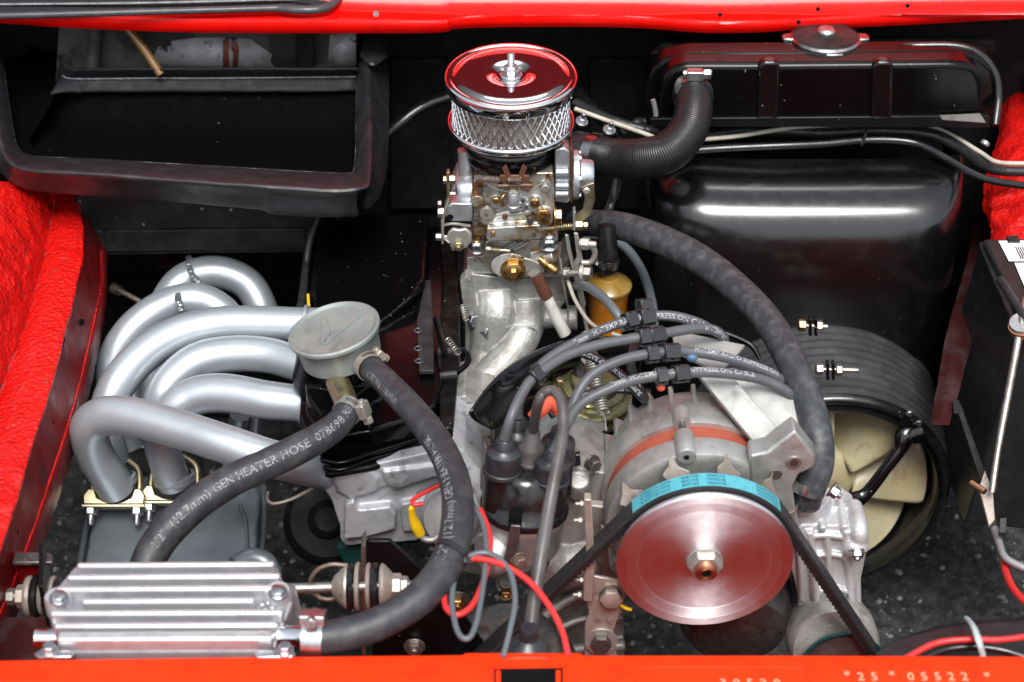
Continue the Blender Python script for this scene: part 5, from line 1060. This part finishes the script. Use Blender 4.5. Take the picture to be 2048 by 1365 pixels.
# adjusting lug on the right
LY = (A @ Vector((0, 0, 104))).y
lug = [(1500, 912), (1535, 905), (1555, 888), (1590, 862), (1632, 915), (1630, 935), (1598, 950), (1585, 975), (1590, 1010), (1600, 1060), (1580, 1100), (1545, 1050), (1500, 960)]
part('adjuster_lug', MB().plate(lug, LY - 4, 46), M_altbody, al, bevel=5, seg=3)
P = V(1588, 925, LY - 4); part('lug_bush', MB().lathe([(9, 3), (15, 3), (16, 0)], FR(P, NY), 28), M_steel, al); part('lug_hole', MB().lathe([(0, 1.5), (10, 1.5)], FR(P, NY), 20), M_steeldk, al)
P = V(1552, 950, LY - 4); part('lug_hole', MB().lathe([(0, .8), (12, .8), (13, 0)], FR(P, NY), 20), M_steeldk, al)
fanm = MA(0, 0)
for a in (-50, -80, -112, -145, 180, -20, 20, 60, 100, 140):
    Q = fanm @ Matrix.Rotation(radians(a), 4, 'Z')
    part('fan_vane', MB().extr([Q @ Vector(p) for p in ((120, 0, 60), (196, -16, 56), (200, -2, 72), (204, 6, 100), (190, 14, 76), (180, 34, 62), (120, 30, 60))], Q.to_3x3() @ Vector((0, 0, 3))), M_tan, al, bevel=1)
part('fan_disc', MB().lathe([(0, 46), (150, 46), (152, 50), (0, 50)], fanm, 64), M_tan, al)
# brackets above the alternator
bk = thing('alternator_bracket', 'brushed aluminium strap and plate bolted above the alternator', 'bracket', H(1480, 780, 120))
part('flat_plate', MB().extr([H(1440, 745, 112), H(1490, 690, 112), H(1370, 665, 112), H(1345, 672, 112), H(1350, 700, 112)], (0, 0, -8)), M_plate, bk, bevel=1.5)
part('flat_plate', MB().extr([H(1420, 740, 108), H(1470, 735, 108), H(1545, 775, 100), H(1596, 796, 92), H(1618, 882, 40), H(1555, 900, 30), H(1500, 830, 80)], (0, 4, -10)), M_plate, bk, bevel=2)
part('strap', MB().extr([H(1392, 744, 132), H(1455, 742, 128), H(1560, 862, 70), H(1515, 893, 52)], (0, 6, -12)), M_plate, bk, bevel=2)
b = MB().extr([H(1508, 890, 54), H(1560, 850, 66), H(1590, 856, 62), H(1634, 908, 30), H(1628, 936, 6), H(1600, 912, 30), H(1550, 905, 30), H(1515, 905, 30)], (0, 6, -16)); part('corner_block', b, M_altbody, bk, bevel=3)
part('rivet_mark', MB().lathe([(4, 0), (6, 1), (8, 0)], FR(H(1475, 776, 127)), 16), M_plate, bk)
part('black_arm', MB().tube([H(1400, 655, 110), H(1450, 668, 100), H(1500, 690, 90), H(1520, 720, 70)], [5, 6, 6, 4], 10, sq=2.0), M_blacksatin, bk)
# pulley
pu = thing('alternator_pulley', 'large machined aluminium pulley reflecting red with a hex nut at its centre', 'pulley', PC)
PN = FR(PC, NY, (1, 0, 0), kP)
R0 = 158 / 1.0
part('pulley_face', MB().lathe([(0, 2), (32, 2), (34, 1), (132, -1), (134, 0), (136, 1), (154, 4.0), (156, 5), (174, 5), (176.5, 3), (177, 0), (175, -6), (158, -26), (158, -34)], PN, 128), M_machined, pu, ang=25)
part('pulley_rear', MB().lathe([(158, -34), (176, -56), (177, -62), (174, -66), (0, -66)], PN, 96), M_plate, pu)
part('centre_washer', MB().lathe([(0, 6), (36, 6), (37, 5), (37, 1)], PN, 40), M_nut, pu, bevel=.5)
part('centre_nut', MB().hexa(PN, 36, 5, 20).hexa(PN, 35, 20, 25, .86), M_nut, pu, bevel=1.5)
part('shaft_end', MB().lathe([(0, 34), (9, 34), (10, 38), (16, 41), (21, 38), (23, 30), (23, 20)], PN, 36), M_copper, pu)
part('shaft_bore', MB().lathe([(0, 35.5), (9.5, 35.5)], PN, 20), M_hole, pu)
# belt: arc over the pulley plus two straight runs, with moulded cogs inside
be = thing('drive_belt', 'black cogged drive belt with cyan printing over the top of the pulley', 'drive belt', PC)
aL, aR = radians(152), radians(28)
rb = 181
def pp(r, a, yy): return PC + Vector((r * cos(a), 0, r * sin(a))) * kP + Vector((0, yy * kP, 0))
# belt path in the pulley plane
def line_to(px, py, a):
    q = V(px, py, PC.y + 30 * kP); p0 = pp(rb, a, 30); d = (q - p0); return d
EL = V(925, 1345, PC.y + 30 * kP); ER = V(1765, 1325, PC.y + 30 * kP)
def tang(E, side):
    v = E - (PC + Vector((0, 30 * kP, 0))); d = sqrt(v.x ** 2 + v.z ** 2); base = math.atan2(v.z, v.x); off = math.acos(rb * kP / d)
    return base - off if side > 0 else base + off
aL = tang(EL, 1) ; aR = tang(ER, -1)
if aL < 0: aL += 2 * pi
arc = [pp(1, aL + (aR - aL) * i / 40, 30) - PC for i in range(41)]
arcN = [Vector((cos(aL + (aR - aL) * i / 40), 0, sin(aL + (aR - aL) * i / 40))) for i in range(41)]
pc30 = PC + Vector((0, 30 * kP, 0))
path = [(pc30 + n * rb * kP, n) for n in arcN]
nL, nR = arcN[0], arcN[-1]
fullp = [(EL + (path[0][0] - EL) * t, nL) for t in (0, .33, .66)] + path + [(path[-1][0] + (ER - path[-1][0]) * t, nR) for t in (.33, .66, 1.0)]
W2 = 20 * kP
b = MB(); v = []; f = []
for p, n in fullp:
    o = p + n * 6 * kP; i_ = p - n * 12 * kP
    for q, yy in ((o, -W2), (o, W2), (p + n * 1 * kP, W2), (i_, W2 * .62), (i_, -W2 * .62), (p + n * 1 * kP, -W2)): v.append(q + Vector((0, yy, 0)))
n6 = len(fullp)
for i in range(n6 - 1):
    for j in range(6): f.append((i * 6 + j, i * 6 + (j + 1) % 6, (i + 1) * 6 + (j + 1) % 6, (i + 1) * 6 + j))
f.append(tuple(range(5, -1, -1))); f.append(tuple((n6 - 1) * 6 + j for j in range(6)))
b.add(v, f); part('belt_band', b, M_belt, be, ang=30)
b = MB()
for A0, B0, n in ((EL, path[0][0], nL), (path[-1][0], ER, nR)):
    Lc = (B0 - A0).length; cnt = int(Lc / (13 * kP)); T = (B0 - A0).normalized()
    for i in range(cnt):
        c = A0 + T * (i + .5) * Lc / cnt - n * 14 * kP
        Q = Matrix((T, Vector((0, 1, 0)), T.cross(Vector((0, 1, 0))))).transposed().to_4x4(); Q.translation = c
        b.lathe([(0, -W2 * .62), (4.6 * kP, -W2 * .62), (4.6 * kP, W2 * .62), (0, W2 * .62)], FR(c, (0, 1, 0), T, 1), 8)
part('belt_cogs', b, M_beltc, be, kind='stuff')
# cyan print: a thin layer over the arc
c0, c1 = radians(149), radians(40)
def arcband(r, a0, a1, y0, y1, n=40):
    v = []; f = []
    for i in range(n + 1):
        a = a0 + (a1 - a0) * i / n
        for yy in (y0, y1): v.append(pp(r, a, yy))
    for i in range(n): f.append((2 * i, 2 * i + 1, 2 * i + 3, 2 * i + 2))
    return MB().add(v, f)
c0 = min(c0, aL - .02); c1 = max(c1, aR + .02)
pb = part('cyan_print', arcband(rb + 6.6, c0, c1, 11, 49), M_cyan, be)
def belt_text(t, a_start, yy, size):
    v, f = text_mesh(t, size, .18); out = []
    for x, y, z in v:
        a = a_start + x / (rb + 7); out.append(pp(rb + 7.1, a, yy - y))
    part('belt_lettering', MB().add(out, f), M_cyantx, pb)
for row in range(3):
    yy = 23.0 + row * 11.2
    for t, a in (('ROULUNDS', c1 + .04), ('ROFAN', 1.40), ('3A1206', 1.68), ('AVX13/1200LA', 1.98)): belt_text(t, a, yy, 10.8)
# ================================================================== engine front bracket and bolts
ab = thing('tensioner_bracket', 'folded grey steel bracket with two large bolts left of the pulley', 'bracket', V(1205, 1230, -520))
yb_ = PC.y + 40
part('bracket_face', MB().plate([(1170, 1150), (1252, 1165), (1250, 1195), (1243, 1215), (1228, 1262), (1236, 1330), (1168, 1330), (1170, 1250), (1178, 1225), (1172, 1200)], yb_, 8), M_tan, ab, bevel=2)
part('bracket_bar', MB().plate([(1168, 1000), (1183, 1000), (1190, 1130), (1186, 1205), (1166, 1203), (1168, 1150), (1172, 1100)], yb_ - 14, 20), M_tan, ab, bevel=2)
part('bracket_top', MB().slab([(1166, 998), (1206, 1002), (1206, 1014), (1166, 1010)], yb_ * 0 - 40, 6), M_tan, ab, bevel=1)
bolt(ab, V(1222, 1192, yb_ - 2), (0, -1, .1), 23, 14, M_tan, washer=24, wm=M_steeldk)
bolt(ab, V(1202, 1282, yb_ - 2), (0, -1, .1), 21, 14, M_steeldk, washer=33, wm=M_nut)
for x, y in ((1168, 1008), (1165, 1041), (1167, 1160), (1163, 1190)): bolt(ab, V(x, y, yb_ - 4), (-1, 0, 0), 8, 6, M_nut, stud=10, washer=9, wh=2)
M = FR(V(1470, 1225, PC.y + 160), (0, 1, .1))
solo('oil_filter', 'dull black round canister under the pulley', 'oil filter', MB().lathe([(0, -60), (70, -58), (96, -48), (112, -20), (116, 20), (116, 160), (0, 160)], M, 56), M_steeldk)
tub('yellow_wire', 'scrap of yellow wire in shadow below the pulley rim', 'wire', [(1238, 1208, -250), (1250, 1216, -250), (1264, 1220, -250)], 4, M_yellow)
# ================================================================== water pump
wp = thing('water_pump', 'bright ribbed aluminium water pump casting right of the pulley', 'water pump', V(1660, 1120, -380)); yw = -395
b = MB()
b.plate([(1584, 1060), (1604, 1052), (1700, 1052), (1722, 1066), (1732, 1110), (1722, 1160), (1724, 1230), (1728, 1300), (1600, 1320), (1596, 1190), (1580, 1130)], yw, 110)
b.lathe([(0, 24), (46, 24), (50, 10), (50, -30), (0, -30)], FR(V(1612, 1006, yw + 50)), 28)
for pts, r in (([(1618, 1062), (1626, 1120), (1636, 1250)], 9), ([(1654, 1072), (1660, 1160), (1668, 1250)], 7), ([(1692, 1060), (1694, 1110), (1702, 1160), (1706, 1240)], 9), ([(1604, 1076), (1650, 1070), (1700, 1076)], 7), ([(1612, 1118), (1655, 1108), (1694, 1114)], 6), ([(1592, 1066), (1600, 1120), (1604, 1200)], 7), ([(1628, 1190), (1664, 1176), (1704, 1186)], 5)):
    b.tube([V(x, y, yw - 6) for x, y in pts], r, 12)
for pts, r in (([(1640, 1004), (1642, 1030), (1646, 1060)], 8), ([(1680, 1002), (1684, 1030), (1690, 1058)], 8), ([(1600, 1020), (1650, 1016), (1705, 1020)], 6)):
    b.tube([H(x, y, V(1650, 1052, yw).z + 2) for x, y in pts], r, 12)
b.lathe([(0, 30), (20, 30), (26, 20), (28, 0), (0, -20)], FR(V(1708, 1080, yw), (0.1, -.8, -.5)), 24)
b.tube([H(1706, 1012, V(1650, 1052, yw).z - 6), V(1718, 1056, yw - 4), V(1716, 1090, yw - 10)], 18, 16)
part('casting', b, M_alubright, wp, voxel=2.2, sm=2)
bolt(wp, V(1712, 1101, yw - 24), (.05, -.8, -.5), 14, 12, M_zinc, stud=6, washer=17)
P = V(1668, 1290, yw - 60); Mw = FR(P, (0, -.95, .3))
part('nose', MB().lathe([(0, 20), (84, 20), (90, 10), (92, -40), (88, -70), (0, -70)], Mw, 56), M_alu, wp)
part('pump_pulley', MB().lathe([(0, 30), (70, 30), (84, 34), (90, 38), (92, 44), (90, 48), (84, 46), (80, 40)], Mw @ Matrix.Translation((10, -34, 14)), 64), M_greenring, wp)
part('pulley_well', MB().lathe([(80, 40), (60, 36), (0, 36)], Mw @ Matrix.Translation((10, -34, 14)), 48), M_steeldk, wp)
# ================================================================== fan and its ring
FZ = -500; FC = V(1650, 990, 150); FC = Vector((FC.x, FC.y, FC.z)); kF = K(FC) * 1.05
Rg = 232
fr = thing('fan_shroud', 'ribbed black rubber ring round the cream cooling fan', 'fan shroud', FC)
MF = FR(FC, NY, (1, 0, 0), kF)
part('front_rim', MB().lathe([(208, -30), (212, -6), (220, 4), (230, 6), (236, 0), (238, -8), (234, -14), (226, -16)], MF, 128), M_cap, fr, ang=60)
pr = []
for i in range(0, 57):
    t = i / 56; pr.append((235 + 20 * sin(t * pi * .6) + (2.2 if (i // 2) % 2 else 0), -12 - t * 290))
part('ribbed_gaiter', MB().lathe(pr, MF, 128), M_ringrub, fr, ang=50)
part('inner_wall', MB().lathe([(208, -30), (205, -90), (205, -285)], MF, 96), M_blacksatin, fr)
part('steel_hoop', MB().lathe([(212, -4), (211, 14), (214, 16), (216, -2)], MF, 96), M_blacksatin, fr)
part('back_wall', MB().lathe([(0, -280), (206, -280)], MF, 48), M_void, fr)
for y, x0, x1, rusty in ((651, 1598, 1655, 1), (739, 1633, 1716, 0)):
    t = thing('hoop_screw', 'long %s screw with two nuts across the ribbed ring, %s' % (('rusty', 'upper one') if rusty else ('brownish', 'lower one')), 'screw', H(x0, y, -110), 'screws clamping the ribbed ring')
    z = -110 if rusty else -190
    part('shank', MB().tube([H(x0, y, z), H(x1, y + (3 if rusty else 2), z)], 5, 12), M_steel, t)
    bolt(t, H(x0 + 12, y, z), (-1, 0, 0), 13, 14, M_brass if rusty else M_steel)
    bolt(t, H(x1 - 22 if rusty else 1672, y + 2, z), (1, 0, 0), 13, 12, M_steel, name='nut')
    for xx in (x0 + 20, x1 - 26 if rusty else 1664): part('hoop_tab', MB().plate([(xx, y - 12), (xx + 6, y - 12), (xx + 6, y + 22), (xx, y + 22)], H(xx, y, z).y - 8, 14), M_blacksatin, t, bevel=1)
fn = thing('cooling_fan', 'cream plastic cooling fan with broad overlapping blades', 'fan', FC - Vector((0, -90, 0)))
part('hub', MB().lathe([(0, -34), (50, -36), (62, -42), (66, -54), (66, -120), (0, -120)], MF, 56), M_fan, fn)
for i in range(7):
    a0 = radians(4 + i * 360 / 7); rows = []
    for r_ in (60, 95, 130, 165, 192, 200):
        row = []
        for j in range(6):
            t = j / 5; spanr = radians(47); a = a0 + (t - .5) * spanr + radians((r_ - 60) * .05)
            zz = -26 - 84 * t + 18 * sin(t * pi)
            if r_ >= 200: a = a0 + (t - .5) * spanr * .9 + radians(7)
            row.append(MF @ Vector((r_ * cos(a), r_ * sin(a), zz)))
        rows.append(row)
    part('blade', MB().loft(rows, 4, 4), M_fan, fn, solid=5, ang=60)
sa = thing('fan_strut', 'glossy black forked strut in front of the cream fan', 'strut', V(1760, 950, 120))
part('arm', MB().tube([V(1840, 862, 140), V(1812, 872, 128), V(1800, 900, 110), V(1770, 940, 90), (V(1735, 985, 70)), V(1712, 1000, 60), V(1668, 1014, 40)], [26, 22, 13, 12, 13, 17, 22], 14, sq=.5), M_blackgloss, sa)
part('arm_fork', MB().plate([(1800, 832), (1815, 840), (1848, 866), (1838, 886), (1805, 892), (1796, 872)], 132, 8), M_blackgloss, sa, bevel=3)
for x, y in ((1818, 826), (1838, 845)): bolt(sa, V(x, y, 140), NY, 7, 6, M_zinc)
# ================================================================== battery
bt_ = thing('battery', 'black car battery with a white sticker on top at the right edge', 'battery', H(2050, 800, -300))
top = [(1962, 474), (2040, 472), (2260, 476), (2330, 650), (2046, 652)]
part('battery_lid', MB().slab([(1966, 478), (2250, 474), (2330, 640), (2048, 640)], 30, 40), M_bat, bt_, bevel=6, seg=3)
part('lid_skirt', MB().slab([(1958, 486), (1964, 480), (2046, 660), (2034, 668)], 12, 26), M_bat, bt_, bevel=4)
part('battery_case', MB().extr([H(x, y, -8) for x, y in ((1958, 494), (2040, 484), (2260, 484), (2330, 700), (2044, 676))], (-40, 0, -500)), M_bat, bt_, bevel=4)
part('lid_bump', MB().slab([(2013, 471), (2036, 470), (2042, 484), (2016, 485)], 36, 20), M_bat, bt_, bevel=3)
part('sticker', MB().add(HH([(1997, 482, 33), (2200, 480, 33), (2230, 522, 33), (2018, 523, 33)]), [(0, 1, 2, 3)]), M_sticker, bt_)
part('sticker', MB().add(HH([(2029, 526, 33), (2230, 525, 33), (2260, 575, 33), (2050, 576, 33)]), [(0, 1, 2, 3)]), M_sticker, bt_)
for i in range(6): part('barcode_bar', MB().add(HH([(2030 + i * 4.5, 494, 34), (2032 + i * 4.5, 494, 34), (2044 + i * 4.5, 518, 34), (2041.5 + i * 4.5, 518, 34)]), [(0, 1, 2, 3)]), M_ink, bt_)
q0 = H(2036, 566, 34); text_flat('sticker_print', bt_, M_ink, '05', FR(q0, (0, 0, 1), H(2050, 590, 34) - q0), 15)
tr = thing('battery_tray', 'bare metal battery tray edge with slotted stay below the battery', 'battery tray', H(2000, 1080, -250))
part('tray_edge', MB().tube([H(1986, 1050, -260), H(1998, 1085, -260), H(2008, 1112, -260), H(2030, 1128, -260), H(2080, 1150, -260)], 8, 10), M_tray, tr)
part('slotted_stay', MB().extr([H(1908, 802, -180), H(1920, 806, -180), H(1975, 960, -220), H(1994, 1050, -250), H(1980, 1050, -250), (H(1962, 965, -220))], (6, 0, -10)), M_darkmetal, tr, bevel=1.5)
part('stay_tab', MB().extr([H(1905, 800, -170), H(1918, 800, -170), H(1918, 825, -175), H(1908, 825, -175)], (0, 0, -6)), M_darkmetal, tr, bevel=1)
part('stay_plate', MB().extr([H(1970, 940, -200), H(1986, 985, -215), H(1990, 1040, -240), H(1978, 1050, -245), H(1958, 975, -215)], (0, 0, -8)), M_tan, tr, bevel=1)
part('stay_tab', MB().extr([H(2000, 1036, -210), H(2014, 1036, -210), H(2012, 1066, -230), H(1998, 1066, -230)], (0, 0, -10)), M_darkmetal, tr, bevel=1)
part('stay_bolt', MB().tube([H(1942, 966, -190), H(1970, 984, -190)], 7, 12), M_copper, tr)
hd = thing('hold_down_rod', 'grey battery hold down rod with zinc and copper washers', 'rod', H(2036, 640, -10))
part('rod', MB().tube([H(2050, 600, 60), H(2040, 660, 40), H(2016, 790, -60), H(1996, 900, -140), H(1984, 985, -200)], [8, 8, 8, 7, 7], 14), M_steel, hd)
part('washer', MB().lathe([(0, 6), (26, 6), (28, 3), (28, 0)], FR(H(2046, 648, 48), (-.3, -.2, 1)), 32), M_zinc, hd)
part('copper_washer', MB().lathe([(0, 0), (29, 0), (30, -3), (28, -6), (30, -10), (28, -14), (0, -14)], FR(H(2046, 650, 48), (-.3, -.2, 1)), 32), M_copper, hd)
part('lug', MB().slab([(2038, 616), (2046, 610), (2058, 622), (2060, 644), (2046, 640)], 58, 5), M_zinc, hd, bevel=1)
part('strap', MB().tube([H(2000, 560, 60), H(2040, 622, 58), H(2060, 650, 50)], 9, 10), M_bat, hd)
tub('red_cable', 'thick red battery cable at the lower right edge', 'cable', [(2008, 1118, -290), (2012, 1145, -280), (2028, 1180, -260), (2060, 1215, -240)], 8, M_redwire)
# ================================================================== bottom right corner
solo('rubber_flap', 'worn dark rubber flap with chipped edge at the lower right corner', 'flap', MB().loft([[H(x, y0, -70), H(x, (y0 + 1330) / 2, -60), H(x, 1345, -64)] for x, y0 in ((1745, 1325), (1775, 1290), (1850, 1262), (1930, 1246), (2000, 1240), (2150, 1228))], 4, 4, rough=3, rs=.03), M_ductrub, solid=4)
rc = [(1790, 1330, -20), (1850, 1296, -12), (1890, 1283, -8), (1950, 1279, -4), (2000, 1280, -4), (2080, 1270, -4)]
tub('red_cable', 'bright red cable lying along the rear lip at lower right', 'cable', rc, 6.5, M_redwire)
tub('black_cable', 'black cable beneath the red one at lower right', 'cable', [(1820, 1335, -24), (1880, 1303, -22), (1940, 1294, -20), (2000, 1300, -22), (2060, 1318, -24)], 9, M_cap)
solo('zip_tie', 'pale natural zip tie round the cables at lower right', 'cable tie', MB().tube([H(1936, 1240, -30), H(1948, 1256, 6), H(1958, 1284, 14), H(1966, 1312, -10)], 5.5, 10, sq=1.8), M_tie)
# ================================================================== loose wires near the distributor
def wire(lb_, pts, m, r=5.5): 
    return tub('loose_wire', lb_, 'wire', pts, r, m, group='loose red and grey wires by the distributor')
wire('red wire looping round the grey loop in front of the distributor', [(885, 968, -60), (850, 985, -60), (826, 1000, -60), (828, 1010, -60), (846, 1008, -60)], M_redwire, 4.5)
wire('grey wire twin of the small red loop beside the yellow cap', [(890, 958, -66), (860, 972, -64), (840, 984, -62), (836, 990, -60)], M_greywire, 4.5)
wire('long red wire loop hanging over the front of the engine', [(960, 1020, 60), (976, 1060, 60), (980, 1100, 60), (968, 1160, 60), (945, 1210, 60), (915, 1230, 60), (892, 1215, 60), (890, 1180, 60), (906, 1140, 64), (928, 1122, 70), (960, 1118, 74), (1010, 1132, 74), (1060, 1165, 70), (1100, 1215, 60), (1125, 1265, 50), (1137, 1315, 40)], M_redwire, 6.5)
wire('long grey wire loop hanging beside the red loop', [(945, 1010, 66), (966, 1050, 66), (972, 1110, 66), (962, 1200, 66), (948, 1260, 66), (932, 1278, 66), (914, 1260, 66), (904, 1200, 66), (914, 1140, 70), (940, 1112, 78), (980, 1108, 78), (1018, 1140, 74), (1030, 1200, 70), (1020, 1260, 60), (1006, 1315, 44)], M_greywire, 6)
